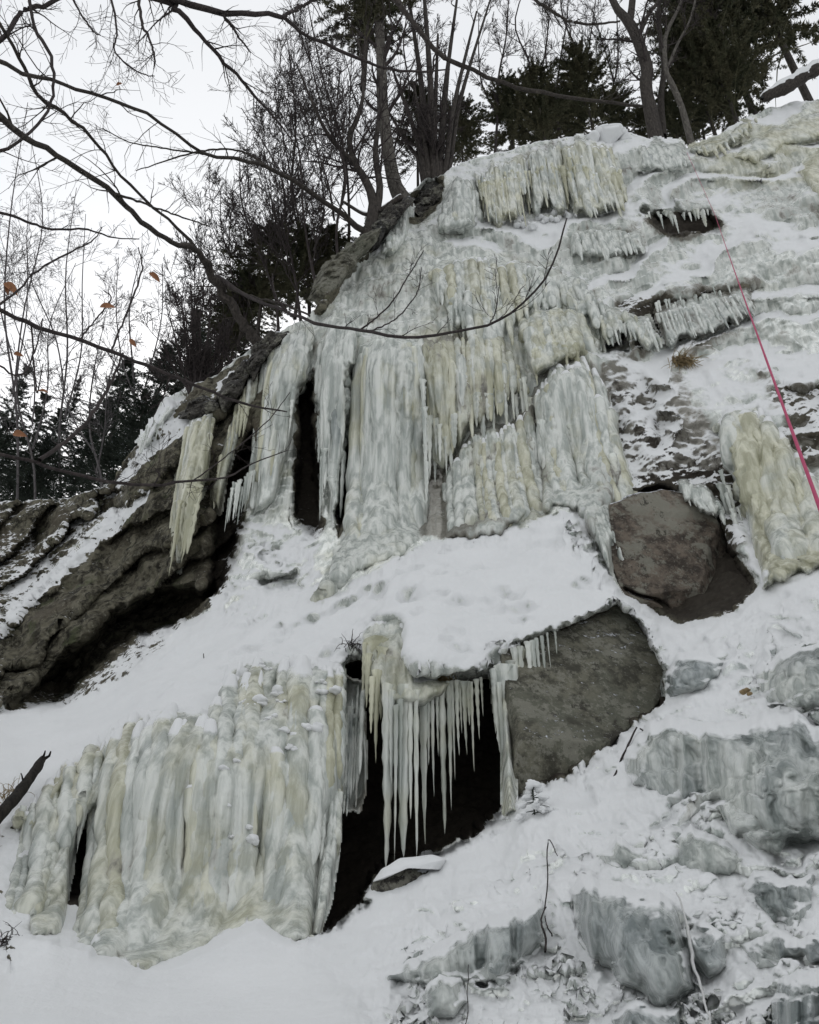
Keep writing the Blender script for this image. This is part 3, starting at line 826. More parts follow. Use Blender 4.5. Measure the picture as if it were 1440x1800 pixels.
curtain('ice_curtain', 'small grey icicle cluster hanging over the top of the brown boulder',
        [(1192,846),(1240,850),(1270,890),(1262,915),(1236,905),(1204,880)], th=0.5, edge=10, freq=6, amp=0.06, tint=0.1, dark=0.3, ragged=12, top_snow=0.4)
curtain('ice_curtain', 'grey ice flow left of the brown boulder, behind the snow peak',
        [(1040,900),(1062,880),(1080,890),(1074,960),(1072,1010),(1056,975),(1046,950)], th=0.4, edge=10, freq=5, amp=0.07, tint=0.15, dark=0.35, ragged=8)
# foreground bulges
curtain('ice_bulge', 'long blue grey ice bulge at the right edge, under the upper snow ledge',
        [(1088,1330),(1106,1290),(1180,1250),(1260,1262),(1360,1250),(1500,1275),(1510,1480),(1420,1500),(1370,1500),(1290,1470),(1232,1425),(1150,1400),(1100,1395)],
        th=0.16, edge=44, freq=1.9, amp=0.11, tint=-0.6, dark=-0.35, lumps=0.10, group=FG, cat='ice bulge', snow=0.1, ragged=26, rec=0.12)
curtain('ice_bulge', 'grey ice bulge in the lower middle of the foreground slope',
        [(995,1560),(1020,1530),(1080,1550),(1130,1560),(1190,1610),(1216,1680),(1222,1740),(1170,1772),(1100,1735),(1040,1680),(1004,1620)],
        th=0.24, edge=50, freq=2.8, amp=0.09, tint=-0.6, dark=-0.35, lumps=0.09, group=FG, cat='ice bulge', snow=0.06, ragged=22, rec=0.12)
curtain('ice_bulge', 'dark glassy ice wall under the snow at bottom centre',
        [(686,1715),(716,1690),(790,1640),(880,1608),(946,1600),(950,1630),(916,1690),(880,1742),(830,1725),(770,1745)],
        th=0.16, edge=34, freq=4, amp=0.06, tint=-0.6, dark=-0.35, lumps=0.08, group=FG, cat='ice bulge', snow=0.04, ragged=18, rec=0.12)
curtain('ice_bulge', 'dark grey ice pocket at the right edge of the foreground slope',
        [(1296,1560),(1320,1522),(1380,1530),(1430,1540),(1428,1600),(1400,1645),(1350,1630),(1310,1600)],
        th=0.16, edge=36, freq=3, amp=0.08, tint=-0.6, dark=-0.35, lumps=0.08, group=FG, cat='ice bulge', snow=0.06, ragged=16, rec=0.12)
curtain('ice_bulge', 'grey ice bulge in the bottom right corner of the slope',
        [(1350,1760),(1370,1720),(1430,1690),(1520,1690),(1530,1860),(1400,1860),(1356,1820)],
        th=0.2, edge=44, freq=3, amp=0.08, tint=-0.6, dark=-0.35, lumps=0.09, group=FG, cat='ice bulge', snow=0.15, ragged=18, rec=0.12)
curtain('ice_bulge', 'grey ice step beside the big grey boulder, under its right shoulder',
        [(1164,1190),(1190,1150),(1250,1140),(1285,1160),(1270,1195),(1225,1215),(1185,1230),(1170,1220)],
        th=0.2, edge=34, freq=2.5, amp=0.08, tint=-0.6, dark=-0.35, lumps=0.08, group=FG, cat='ice bulge', snow=0.1, ragged=12, rec=0.1)

for pl, lab in (
    ([(1180,1482),(1215,1450),(1280,1468),(1312,1510),(1290,1552),(1230,1542),(1190,1522)], 'small grey ice step just below the long blue grey bulge'),
    ([(1192,1642),(1228,1612),(1278,1640),(1284,1704),(1245,1720),(1203,1694)], 'dark rounded ice knob beside the thin white cord'),
    ([(1080,1792),(1120,1764),(1192,1776),(1212,1840),(1100,1850)], 'grey ice bulge cut off by the bottom edge, under the lower middle bulge'),
    ([(742,1748),(768,1706),(816,1712),(832,1762),(800,1794),(754,1788)], 'lone pale ice lump in front of the glassy ice wall'),
    ([(1300,1660),(1360,1640),(1440,1640),(1510,1650),(1500,1702),(1400,1694),(1330,1706)], 'narrow grey ice band at the right edge under the dark pocket'),
    ([(1052,1502),(1085,1472),(1140,1488),(1152,1528),(1100,1534),(1062,1522)], 'little grey ice step above the lower middle bulge'),
    ([(1335,1182),(1370,1150),(1440,1134),(1510,1138),(1510,1232),(1420,1242),(1360,1228)], 'grey ice step at the right edge above the long blue grey bulge')):
    curtain('ice_bulge', lab, pl, th=0.14, edge=30, freq=3.2, amp=0.07, tint=-0.5, dark=-0.35, lumps=0.08, group=FG, cat='ice bulge', snow=0.12, ragged=18, rec=0.1)

# ---------------------------------------------------------------- the cliff and the snow slope: one sheet
YBASE = YCLEAN + RECESS / S * 1.0

def build_cliff():
    u = np.concatenate([np.arange(-1500, -560, 24.0), np.arange(-560, -40, 9.0), np.arange(-40, 1482, 2.2), np.arange(1486, 1960, 9.0), np.arange(1970, 3000, 24.0)])
    NR = 800
    vs = sil(u)
    w = np.linspace(0, 1, NR) ** 1.05
    U = np.repeat(u[None], NR, 0)
    V = 1930 + (vs[None] - 1930) * w[:, None]
    Yb = Yat(U, V, YBASE)
    P = px(U, V, Yb)
    du = np.gradient(P, axis=1); dv = np.gradient(P, axis=0)
    N = np.cross(dv, du)
    N /= np.linalg.norm(N, axis=2, keepdims=True) + 1e-9
    flip = (N * (P - CAM)).sum(-1) > 0
    N[flip] *= -1
    g = lambda f: bil(f, GU, GV, U, V)
    snow, rock, lump, rec = g(f_snow), g(f_rock), g(f_lump), g(RECESS)
    near = np.clip(Yb / 12.0, 0.25, 1.0)
    nz = np.clip(N[..., 2], 0, 1)
    q = P / near[..., None] ** 0.75
    big = billow(q * 0.55, 3)
    q2 = q * A([1.5, 1.5, 2.2])
    qq = q2 + 0.35 * fbm(q * 1.1, 2)[..., None]
    sw = np.clip(snow, 0, 1)
    med = billow(qq, 3) * (1 - 0.7 * sw) + 0.7 * sw * (np.sqrt((vnoise(qq * 0.8) * 2 - 1) ** 2 + 0.02) + 0.4 * np.sqrt((vnoise(qq * 1.7 + 9) * 2 - 1) ** 2 + 0.03) - 0.62)
    fine = billow(q * 5.5 + 31, 3)
    vfine = fbm(q * 15.0 + 5, 2)
    bare = np.clip(1 - snow, 0, 1) * (1 - np.clip(rock, 0, 1))
    calm = np.clip(1 - rec * 3.0, 0.15, 1)
    rough = np.clip(1.3 - snow, 0.3, 1.2)
    disp = calm * near * lump * (0.40 * big * (0.45 + 0.55 * rough) + 0.30 * med * rough * (1 - 0.6 * bare) + (0.085 * fine * (1 - 0.55 * sw) + 0.02 * vfine) * rough)
    view = CAM - P
    view /= np.linalg.norm(view, axis=2, keepdims=True)
    facing = (N * view).sum(-1)
    disp = disp * np.where(rock > 0.5, 1.0, np.clip(0.35 + 2.0 * facing, 0.4, 1.0))
    D = N * (0.45 + 0.55 * facing)[..., None] + view * (0.7 * (1 - facing))[..., None]
    strata = 0.16 * fbm(P * A([0.5, 0.5, 0.9]) + 3, 2) + 0.11 * (1 - np.abs(fbm(P * A([0.9, 0.9, 1.8]), 5, 0.55)) * 2.2) + 0.09 * fbm(P * 3.3, 4, 0.6)
    disp = disp * (1 - 0.7 * np.clip(rock, 0, 1)) + np.clip(rock, 0, 1) * strata * near
    bankw = sstep(0.9, 1.0, snow) * sstep(1260, 1140, V) * sstep(850, 880, V)
    pits = np.clip(fbm(P * 2.6 + 11, 3) - 0.22, 0, 1)
    disp = disp - bankw * (0.35 * pits + 0.035 * (1 - np.abs(np.sin(P[..., 0] * 7 + P[..., 2] * 2.5 + 3 * fbm(P * 0.8, 2)))) * sstep(0.1, 0.4, fbm(P * 0.7 + 4, 2))) + bankw * 0.16 * fbm(P * 1.3 + 2, 3)
    # gentle hang of thin flowing ice where it is bare
    disp = disp + bare * calm * flutes(P[..., 0], P[..., 2], 1.6, 0.11, 4.0)
    mx = 0.6 * near
    disp = np.clip(disp, -mx, mx)
    P = P + D * disp[..., None]
    nrow, ncol = P.shape[:2]
    rows = [P]
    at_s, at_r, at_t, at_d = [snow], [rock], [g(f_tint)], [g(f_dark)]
    # the ground behind the edge: a wooded shelf rising gently
    for k, (dy, dz) in enumerate(((0.35, 0.10), (1.0, 0.25), (2.5, 0.55), (6, 1.6), (14, 4.5), (40, 14), (120, 34))):
        R = P[-1] + A([0, dy, dz]) + (0.15 * min(dy, 3)) * fbm(np.stack([P[-1][:, 0] * 1.2, P[-1][:, 0] * 0 + k, P[-1][:, 2]], -1), 3)[:, None] * A([0, 0, 1])
        rows.append(R[None])
        at_s.append(np.full((1, ncol), 0.7)); at_r.append(np.full((1, ncol), 0.8)); at_t.append(np.zeros((1, ncol))); at_d.append(np.zeros((1, ncol)))
    # the slope runs on below and behind the camera
    pre = []
    P0 = P[0]
    for k, (f, z) in enumerate(((-2.2, 0.0), (0.3, 1.0), (0.75, None))):
        Y = P0[:, 1] * f if f > 0 else np.full(ncol, -9.0)
        zz = -0.1 + (P0[:, 2] + 0.1) * np.clip(Y / P0[:, 1], -0.3, 1)
        X = P0[:, 0] * (1.0 if f > 0 else 2.2)
        pre.append(np.stack([X, Y, zz], -1)[None])
    rows = pre + rows
    one = [np.full((1, ncol), 1.0)] * 3; zero = [np.zeros((1, ncol))] * 3
    at_s = one + at_s; at_r = zero + at_r; at_t = zero + at_t; at_d = zero + at_d
    G = np.concatenate(rows)
    n0, n1 = G.shape[:2]
    idx = np.arange(n0 * n1).reshape(n0, n1)
    Q = np.stack([idx[:-1, :-1], idx[:-1, 1:], idx[1:, 1:], idx[1:, :-1]], -1).reshape(-1, 4)
    cat = lambda l: np.concatenate(l).ravel()
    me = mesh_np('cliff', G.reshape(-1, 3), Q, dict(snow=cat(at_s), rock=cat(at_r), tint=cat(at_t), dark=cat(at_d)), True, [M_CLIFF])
    o = link('snowy_cliff', me)
    tag(o, 'stepped cliff of rock under snow and thin ice with a snow slope at its foot', 'cliff', kind='structure')
    # low ground all round, out to the horizon
    r = 1500.0
    me = mesh_np('ground', [(-r, -r, -0.6), (r, -r, -0.6), (r, r, -0.6), (-r, r, -0.6)], np.array([[0, 1, 2, 3]]), dict(snow=[1] * 4, rock=[0] * 4, tint=[0] * 4, dark=[0] * 4), True, [M_CLIFF])
    tag(link('ground', me), 'snow covered ground below the cliff', 'ground', kind='structure')
build_cliff()

# icicle shapes, unit long and unit thick, hung by scaling
def icicle_protos(n=10):
    out = []
    for k in range(n):
        r2 = np.random.default_rng(100 + k)
        K, sd2 = 22, 9
        t = np.linspace(0, 1, K)
        rad = (1 - t) ** (0.32 + 0.45 * r2.random())
        rad = rad * (1 + 0.16 * np.sin(t * (26 + 14 * r2.random()) + r2.random() * 6) + 0.16 * (r2.random(K) - 0.5))
        rad[0] *= 1.25; rad[-1] = 0.015
        ang = np.linspace(0, 2 * np.pi, sd2, endpoint=False)
        lob = 1 + 0.22 * np.sin(ang * 2 + r2.random() * 6) + 0.14 * np.sin(ang * 3 + r2.random() * 6)
        wob = np.cumsum(r2.normal(0, 0.035, (K, 2)), 0) * t[:, None]
        x = wob[:, :1] + rad[:, None] * lob * np.cos(ang)
        y = wob[:, 1:] + rad[:, None] * lob * np.sin(ang)
        V = np.stack([x, y, np.broadcast_to(-t[:, None], x.shape)], -1).reshape(-1, 3)
        i = np.arange(K * sd2).reshape(K, sd2)
        a = i[:-1]; b = np.roll(a, -1, 1); d = i[1:]; c = np.roll(d, -1, 1)
        Q = np.stack([a, d, c, b], -1).reshape(-1, 4)
        for tk, tv in enumerate((0.0, 0.35, 0.75)):
            out.append(mesh_np('icicle', V, Q, dict(tint=np.full(len(V), tv)), True, [M_ICICLE]))
    return out
ICE = icicle_protos()

def hang(root, u, v, vend, wpx, off=0.25, tint=0.35, field=None):
    Y = float(Yat(u, v, field)) - off
    p0 = px(u, v, Y); p1 = px(u, vend, Y)
    ln = max(0.05, p0[2] - p1[2])
    r = 0.5 * wpx * float(mpp(u, v, Y)) * 1.15
    tk = int(np.argmin(np.abs(A([0.0, 0.35, 0.75]) - tint)))
    o = bpy.data.objects.new('icicle', ICE[3 * rng.integers(0, 10) + tk])
    COL.objects.link(o)
    o.parent = root
    rl = root.location
    o.location = (p0[0] - rl.x, p0[1] - rl.y, p0[2] - rl.z)
    o.rotation_euler = (0, 0, rng.random() * 6.28)
    o.scale = (r, r, ln)
    return o

ICICLES = {}     # by start of the curtain's label: list of (u, v, vend, width px, offset)
def along(key, line, n, lens, wid, off=0.3, tint=0.35, jit=5, sd=0):
    r2 = np.random.default_rng(sd + len(key) * 7 + n)
    ln = A(line)
    seg = np.concatenate([[0], np.cumsum(np.hypot(*np.diff(ln, axis=0).T))])
    for k in range(n):
        t = (k + r2.random()) / n * seg[-1]
        u = np.interp(t, seg, ln[:, 0]); v = np.interp(t, seg, ln[:, 1]) + r2.normal(0, jit)
        l = lens[0] + (lens[1] - lens[0]) * r2.random() ** 1.6
        ICICLES.setdefault(key, []).append((u, v, v + l, wid[0] + (wid[1] - wid[0]) * r2.random() ** 1.5, off * (0.8 + 0.4 * r2.random()), tint))

H = 'grey and amber ice hood'
for u, v, ve, w in ((683,1205,1527,20),(711,1205,1508,17),(697,1240,1514,7),(731,1215,1506,9),(744,1215,1484,14),(760,1205,1401,8),(776,1205,1466,10),(789,1200,1424,11),(802,1198,1329,9),(816,1200,1328,10),(828,1200,1358,7),(838,1195,1300,7),
                    (752,1210,1345,8),(722,1215,1440,8),(768,1205,1330,7),(795,1198,1372,6),(809,1198,1290,6),(704,1230,1420,9),(690,1215,1380,12),(846,1192,1260,5),(822,1198,1275,6)):
    ICICLES.setdefault(H, []).append((u, v, ve, w, 0.36 if u < 735 else 0.16, 0.35))
for u, v, ve, w in ((660,1125,1250,26),(664,1180,1342,12),(648,1150,1245,10),(655,1190,1290,9),(671,1140,1265,14),(641,1130,1240,7)):
    ICICLES.setdefault(H, []).append((u, v, ve, w, 0.42, 0.75))
TK = 'thick pale icicle column'
for u, v, ve, w in ((872,1178,1330,16),(882,1175,1440,26),(893,1172,1446,24),(877,1200,1405,7),(905,1142,1352,11),(913,1138,1300,9),(928,1130,1270,10),(936,1126,1240,7),(943,1122,1226,6),(952,1118,1190,5),(898,1165,1250,14),(962,1113,1175,4),(975,1107,1150,4),(866,1180,1290,8)):
    ICICLES.setdefault(TK, []).append((u, v, ve, w, 0.42, 0.35))
along('long yellow icicle bunch', [(335,850),(352,850)], 5, (110, 155), (10, 16), 0.75, 0.75, 14)
along('long yellow icicle bunch', [(312,900),(338,900)], 6, (60, 110), (6, 10), 0.8, 0.75, 14)
along('blue white hanging', [(566,800),(606,800)], 9, (60, 120), (5, 10), 0.45, 0.0, 14)
along('blue white hanging', [(553,700),(566,760)], 5, (40, 90), (4, 7), 0.3, 0.0, 10)
along('smooth green white', [(480,760),(520,690)], 8, (60, 120), (6, 12), 0.4, 0.35, 10)
along('thin brownish ice', [(440,640),(452,625)], 6, (30, 70), (4, 6), 0.3, 0.0, 5)
along('thin brownish ice', [(400,870),(450,820)], 12, (40, 90), (4, 7), 0.35, 0.0, 8)
along('thin brownish ice', [(412,760),(440,700)], 6, (40, 80), (4, 8), 0.3, 0.75, 8)
along('brownish ice drape', [(800,690),(925,660)], 16, (40, 110), (6, 13), 0.35, 0.35, 16)
along('brownish ice drape', [(745,745),(800,740)], 7, (60, 110), (6, 12), 0.4, 0.35, 12)
along('brownish ice drape', [(735,800),(770,800)], 5, (40, 60), (4, 8), 0.2, 0.0, 6)
along('tall pale main', [(742,640),(750,820)], 7, (50, 130), (6, 12), 0.5, 0.0, 10)
along('ribbed green grey', [(785,540),(900,560)], 14, (50, 110), (7, 14), 0.42, 0.35, 14)
along('grey green ice drape', [(925,520),(1056,560)], 12, (30, 80), (6, 12), 0.35, 0.35, 10)
along('square yellowish', [(925,610),(1030,600)], 7, (40, 60), (8, 14), 0.6, 0.75, 8)
along('grey tan ice', [(792,820),(935,770)], 16, (70, 150), (7, 15), 0.32, 0.35, 24)
along('domed grey green', [(945,760),(1080,760)], 12, (60, 140), (8, 16), 0.45, 0.35, 30)
along('fringe of fine yellow', [(842,320),(925,305)], 26, (40, 80), (3, 7), 0.36, 0.75, 8)
along('middle icicle fringe', [(930,300),(990,300)], 16, (40, 75), (3, 7), 0.36, 0.75, 10)
along('thick yellow green ice cascade', [(990,300),(1092,310)], 20, (40, 66), (5, 10), 0.52, 0.75, 10)
along('thick yellow green ice flow', [(1285,800),(1345,900)], 9, (80, 180), (8, 18), 0.42, 0.75, 20)
along('thick yellow green ice flow', [(1262,840),(1300,880)], 7, (40, 130), (5, 10), 0.2, 0.0, 14)
along('white ice slab', [(640,385),(676,372)], 10, (20, 50), (2, 5), 0.25, 0.0, 5)
along('short green ice skirt', [(1070,565),(1150,575)], 9, (20, 44), (4, 9), 0.35, 0.35, 6)
along('short green ice skirt', [(1150,535),(1300,520)], 22, (20, 55), (3, 6), 0.16, 0.0, 12)
along('small snow topped ice lip', [(250,765),(290,730)], 12, (14, 36), (2, 4), 0.4, 0.0, 5)
along('thin strand of ribbed ice', [(560,1420),(600,1400)], 6, (120, 210), (6, 12), 0.18, 0.35, 14)
along('short grey blunt', [(600,1250),(636,1255)], 10, (90, 165), (5, 10), -0.35, 0.0, 8)
along('narrow leaning ice', [(40,1440),(165,1380)], 10, (60, 150), (8, 16), 0.24, 0.35, 14)
along('low bluish ice wall', [(1130,380),(1250,372)], 13, (8, 46), (3, 9), 0.1, 0.35, 4)

COLS = {}
def column_tubes(c, n, lo, hi, mode, r2):
    p = A(c['poly'])
    umin, umax = p[:, 0].min(), p[:, 0].max()
    us, vt, vb = [], [], []
    while len(us) < n:
        u = umin + (umax - umin) * (len(us) + r2.random()) / n
        ys = []
        for k in range(len(p)):
            (x0, y0), (x1, y1) = p[k], p[(k + 1) % len(p)]
            if (x0 <= u < x1) or (x1 <= u < x0):
                ys.append(y0 + (u - x0) / (x1 - x0) * (y1 - y0))
        if len(ys) < 2:
            us.append(u); vt.append(p[:, 1].mean()); vb.append(p[:, 1].mean() + 20); continue
        us.append(u); vt.append(min(ys)); vb.append(max(ys))
    us, vt, vb = A(us), A(vt), A(vb)
    lean = 0.2 if c['label'].startswith(('broad pale', 'narrow leaning', 'thick yellow green ice flow')) else 0.6
    H = vb - vt
    full = r2.random(n) < ((0.82 if lo > 15 else 0.6) if mode == 'stand' else 0.45)
    s0 = vt + 4 + np.where(full, 0.06, 0.5) * H * r2.random(n)
    if mode == 'stand':
        e0 = np.where(full, vb + 8, s0 + (vb - s0) * (0.45 + 0.5 * r2.random(n)))
        hang_ = ~full
    else:
        e0 = s0 + (vb + 10 - s0) * (0.45 + 0.6 * r2.random(n)); hang_ = np.full(n, True)
    K = 30
    t = np.linspace(0, 1, K)[None]
    v = s0[:, None] + (e0 - s0)[:, None] * t
    u = np.repeat(us[:, None], K, 1)
    fld = YPRE if c['pre'] else None
    Y0 = Yat(u[:, :1], v[:, :1], fld)
    x0 = px(u[:, :1], v[:, :1], Y0)[..., 0]
    for _ in range(3):
        Y = Yat(u, v, fld)
        u = us[:, None] + lean * (720 + x0 * F * (CT - (900 - v) / F * ST) / Y - us[:, None])
    Y = Yat(u, v, fld)
    d = sdist(p, u, v)
    prof = 1 - (1 - np.clip(d / c['edge'], 0, 1)) ** 2
    w = lo + (hi - lo) * r2.random(n) ** 1.6
    R0 = 0.5 * w[:, None] * mpp(u, v, Y)
    hang_ = hang_[:, None]
    R = R0 * np.where(hang_, np.clip(1 - t, 0.0, 1) ** 0.45 * (0.75 + 0.35 * t) + 0.02, 0.72 + 0.38 * t)
    R = R * np.clip(t / 0.05, 0.35, 1) ** 0.6
    off = c['th'] * np.clip(prof, 0, 1) ** 0.7 * 0.85
    # what hangs free keeps the depth it left the rock at
    off = np.where(hang_, np.maximum(off, off[:, :3].max(1, keepdims=True) * 0.9), off)
    if mode == 'stand':      # feet run into the snow
        off = np.where(hang_, off, off - 1.1 * sstep(0.82, 1.0, t) * (c['th'] + R0))
    Yc = Y - off
    pad = np.pad(Yc, ((0, 0), (3, 3)), mode='edge')
    Yc = sum(pad[:, i:i + K] for i in range(7)) / 7
    return px(u, v, Yc + (0.30 if mode == 'stand' else -0.1) * R), R

def add_columns(c, root, n, lo, hi, mode):
    r2 = np.random.default_rng(int(c['poly'][0][0] * 7 + c['poly'][0][1]))
    P, R = column_tubes(c, n, lo, hi, mode, r2)
    sides = 12
    for j in range(n):
        V, Q = tubes(P[j:j + 1], R[j:j + 1], sides)
        cen = np.repeat(P[j], sides, 0); rr = np.repeat(R[j], sides)
        dirv = unit(V - cen)
        q = np.stack([V[:, 0], V[:, 1], V[:, 2] * 0.16], -1) / (R[j].max() + 0.01)
        dn = 0.55 * fbm(q * 0.9 + j * 3.1, 3) + 0.26 * fbm(V / (R[j].max() + 0.02) * 0.8, 3) + (0.10 if lo > 20 else 0.22) * billow(np.stack([V[:, 0] * 2, V[:, 1] * 2, V[:, 2] * 4.5], -1) + j, 2)
        V = V + dirv * (rr * dn)[:, None]
        nv = len(V)
        ti = c['tint'] + r2.normal(0, 0.16) + 0.25 * fbm(V * A([1.5, 1.5, 0.4]), 2)
        da = c['dark'] * 0.7 + r2.normal(0, 0.07) + 0.22 * fbm(V * A([2, 2, 0.6]) + 7, 2)
        child('column' if mode == 'stand' else 'icicle', V, Q, root, M_CLIFF, dict(tint=ti, dark=da, snow=c['snow'] - 0.5 + (1.3 if c['top_snow'] else 0) * (1 - sstep(0.02, 0.13 + 0.05 * math.sin(j * 5.0), np.repeat(np.linspace(0, 1, len(R[j])), sides))), rock=np.zeros(nv)))

def finish_curtains():
    for c in CURTAINS:
        V, Q, at, base = build_curtain(c)
        key = next((k for k in ICICLES if c['label'].startswith(k)), None)
        ck = next((k for k in COLS if c['label'].startswith(k)), None)
        if key is None and ck is None:
            me = mesh_np(c['name'], V - base, Q, at, True, [M_CLIFF])
            o = link(c['name'], me, None, base)
            tag(o, c['label'], c['cat'], c['group'])
        else:
            root = empty(c['name'], base, c['label'], c['cat'], c['group'])
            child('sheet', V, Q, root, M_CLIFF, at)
            if ck: add_columns(c, root, *COLS[ck])
            for (u, v, ve, w, off, tint) in ICICLES.get(key, ()):
                hang(root, u, v, ve, w, off, tint, YPRE if c['pre'] else None)
COLS.update({
 'grey ice fringe under': (18, 6, 16, 'hang'), 'long row of small': (24, 4, 13, 'hang'), 'small grey icicle cluster': (9, 5, 12, 'hang'), 'grey ice flow left': (7, 7, 14, 'stand'),
 'broad pale green': (40, 18, 54, 'stand'), 'narrow leaning': (14, 14, 40, 'stand'), 'thin strand': (9, 8, 18, 'stand'), 'short grey blunt': (9, 6, 13, 'hang'),
 'tall pale main': (26, 16, 44, 'stand'), 'blue white': (16, 10, 26, 'hang'), 'smooth green white': (14, 12, 30, 'stand'), 'long yellow': (10, 10, 22, 'hang'),
 'thin brownish': (8, 7, 14, 'hang'), 'ribbed green grey': (24, 12, 30, 'hang'), 'grey green ice drape': (20, 12, 28, 'hang'), 'square yellowish': (14, 14, 28, 'stand'),
 'brownish ice drape': (26, 10, 28, 'hang'), 'grey tan': (24, 12, 30, 'stand'), 'domed grey': (26, 14, 36, 'stand'), 'fringe of fine': (24, 5, 13, 'hang'),
 'middle icicle': (18, 5, 12, 'hang'), 'thick yellow green ice cascade': (24, 8, 22, 'hang'), 'low bluish': (10, 10, 20, 'stand'), 'white ice dome': (12, 10, 24, 'stand'),
 'white ice slab': (8, 8, 18, 'stand'), 'thick yellow green ice flow': (18, 18, 50, 'stand'), 'short green ice skirt': (12, 7, 18, 'hang'), 'yellow green ice lip': (12, 6, 12, 'hang')})
finish_curtains()

# ---------------------------------------------------------------- boulders
def solid(poly, Y, tf, tb, k=2.6, nr=34, na=150, noise=0.05, sc=1.6, tilt=(0, 0), facets=(), seed=0.0, cracks=()):
    """a closed body with the given outline, bulging tf towards the viewer and tb away"""
    p = A(poly)
    c = p.mean(0)
    n = len(p)
    # dense outline, corners rounded a little
    t = np.linspace(0, n, na, endpoint=False)
    i = t.astype(int); f = (t - i)[:, None]
    o = p[i % n] * (1 - f) + p[(i + 1) % n] * f
    for _ in range(3):
        o = 0.5 * o + 0.25 * (np.roll(o, 1, 0) + np.roll(o, -1, 0))
    r = np.linspace(0, 1, nr) ** 0.75
    U = c[0] + r[:, None] * (o[:, 0] - c[0]); V = c[1] + r[:, None] * (o[:, 1] - c[1])
    prof = (1 - r ** k) ** (1 / k)
    Yc = Y + tilt[0] * (U - c[0]) / 100 + tilt[1] * (V - c[1]) / 100
    out = []
    for sgn, th in ((-1, tf), (1, tb)):
        YY = Yc + sgn * th * prof[:, None]
        if sgn < 0:
            for (fu, fv, gu, gv, depth) in facets:
                YY = np.maximum(YY, Yc - tf + depth + gu * (U - fu) / 100 + gv * (V - fv) / 100)
            for cl in cracks:
                cl = A(cl)
                dd = np.full(U.shape, 1e9)
                for (q0, q1) in zip(cl[:-1], cl[1:]):
                    e = q1 - q0
                    tt = np.clip(((U - q0[0]) * e[0] + (V - q0[1]) * e[1]) / (e @ e), 0, 1)
                    dd = np.minimum(dd, np.hypot(U - q0[0] - tt * e[0], V - q0[1] - tt * e[1]))
                YY = YY + 0.22 * np.exp(-(dd / 3.2) ** 2)
        out.append(px(U, V, YY))
    front, back = out
    P = np.concatenate([front.reshape(-1, 3), back[:-1].reshape(-1, 3)])
    cen = P.mean(0)
    dirv = P - cen
    dirv /= np.linalg.norm(dirv, axis=1, keepdims=True)
    P = P + dirv * (noise * (fbm(P * sc + seed, 5, 0.55) + 0.6 * billow(P * sc * 2.2 + seed, 3)))[:, None]
    idx = np.arange(nr * na).reshape(nr, na)
    fq = np.stack([idx[:-1], idx[1:], np.roll(idx[1:], -1, 1), np.roll(idx[:-1], -1, 1)], -1).reshape(-1, 4)
    ib = np.concatenate([nr * na + np.arange((nr - 1) * na).reshape(nr - 1, na), idx[-1:]])
    bq = np.stack([ib[:-1], np.roll(ib[:-1], -1, 1), np.roll(ib[1:], -1, 1), ib[1:]], -1).reshape(-1, 4)
    return P, np.concatenate([fq, bq])

def boulder(name, label, poly, Y, tf, tb, mat, cat='boulder', group=None, extra=(), **k):
    V, Q = solid(poly, Y, tf, tb, **k)
    base = A([V[:, 0].mean(), V[:, 1].mean(), V[:, 2].min()])
    if extra:
        root = empty(name, base, label, cat, group)
        child('stone', V, Q, root, mat)
        for nm, pl, yy, a, b, m2, kk in extra:
            V2, Q2 = solid(pl, yy, a, b, **kk)
            child(nm, V2, Q2, root, m2)
        return root
    me = mesh_np(name, V - base, Q, None, True, [mat])
    return tag(link(name, me, None, base), label, cat, group)

boulder('boulder', 'large grey green boulder with a pointed right end under the snow bank',
        [(880,1142),(935,1106),(1000,1082),(1078,1050),(1112,1070),(1136,1112),(1160,1175),(1167,1215),(1150,1256),(1085,1312),(1010,1368),(930,1400),(900,1400),(895,1300)],
        5.95 * S, 0.75, 1.2, M_GREY, k=3.8, noise=0.10, sc=1.1, nr=70, na=280, tilt=(0.10, -0.35), facets=((1000,1240,0.05,-0.18,0.25),(1110,1180,0.6,-0.1,0.15),(1000,1340,0.0,0.5,0.3)))
boulder('boulder', 'brown boulder with a crack, set in a dark hollow right of the snow peak',
        [(1064,930),(1070,886),(1108,874),(1166,860),(1212,868),(1250,896),(1284,935),(1302,985),(1318,1040),(1296,1078),(1250,1090),(1196,1108),(1150,1095),(1096,1056),(1078,1000)],
        7.15 * S, 0.5, 1.0, M_BROWN, k=4.5, noise=0.10, sc=1.1, tilt=(0.15, 0.0), nr=60, na=240, facets=((1150,1000,-0.05,-0.12,0.16),(1255,960,0.8,0.1,0.20),(1170,890,0.0,-0.6,0.3),(1150,1080,0.0,0.5,0.3)),
        cracks=([(1100,1035),(1125,1045),(1150,1052),(1172,1066),(1182,1095)],))
boulder('rock', 'small dark rock wearing a snow cap at the foot of the hollow',
        [(652,1560),(664,1535),(715,1515),(772,1525),(775,1545),(750,1578),(715,1572),(690,1560),(668,1592),(654,1590)],
        4.72 * S, 0.25, 0.3, M_DARKROCK, cat='rock', noise=0.04, sc=3,
        extra=[('snow_cap', [(652,1552),(668,1528),(705,1508),(760,1502),(785,1510),(776,1530),(740,1524),(700,1530),(670,1548)], 4.66 * S, 0.26, 0.3, M_SNOW, dict(noise=0.03))])
GR = 'rocks on the ridge'
def ridge_rock(label, poly, mat, Y=None, tf=0.5, tb=0.9, **k):
    p = A(poly)
    boulder('rock', label, poly, Y if Y else float(Yat(p[:, 0].mean(), p[:, 1].mean())) - 0.1, tf, tb, mat, 'rock', GR, noise=0.34, sc=1.9, k=3, nr=50, na=180, **k)
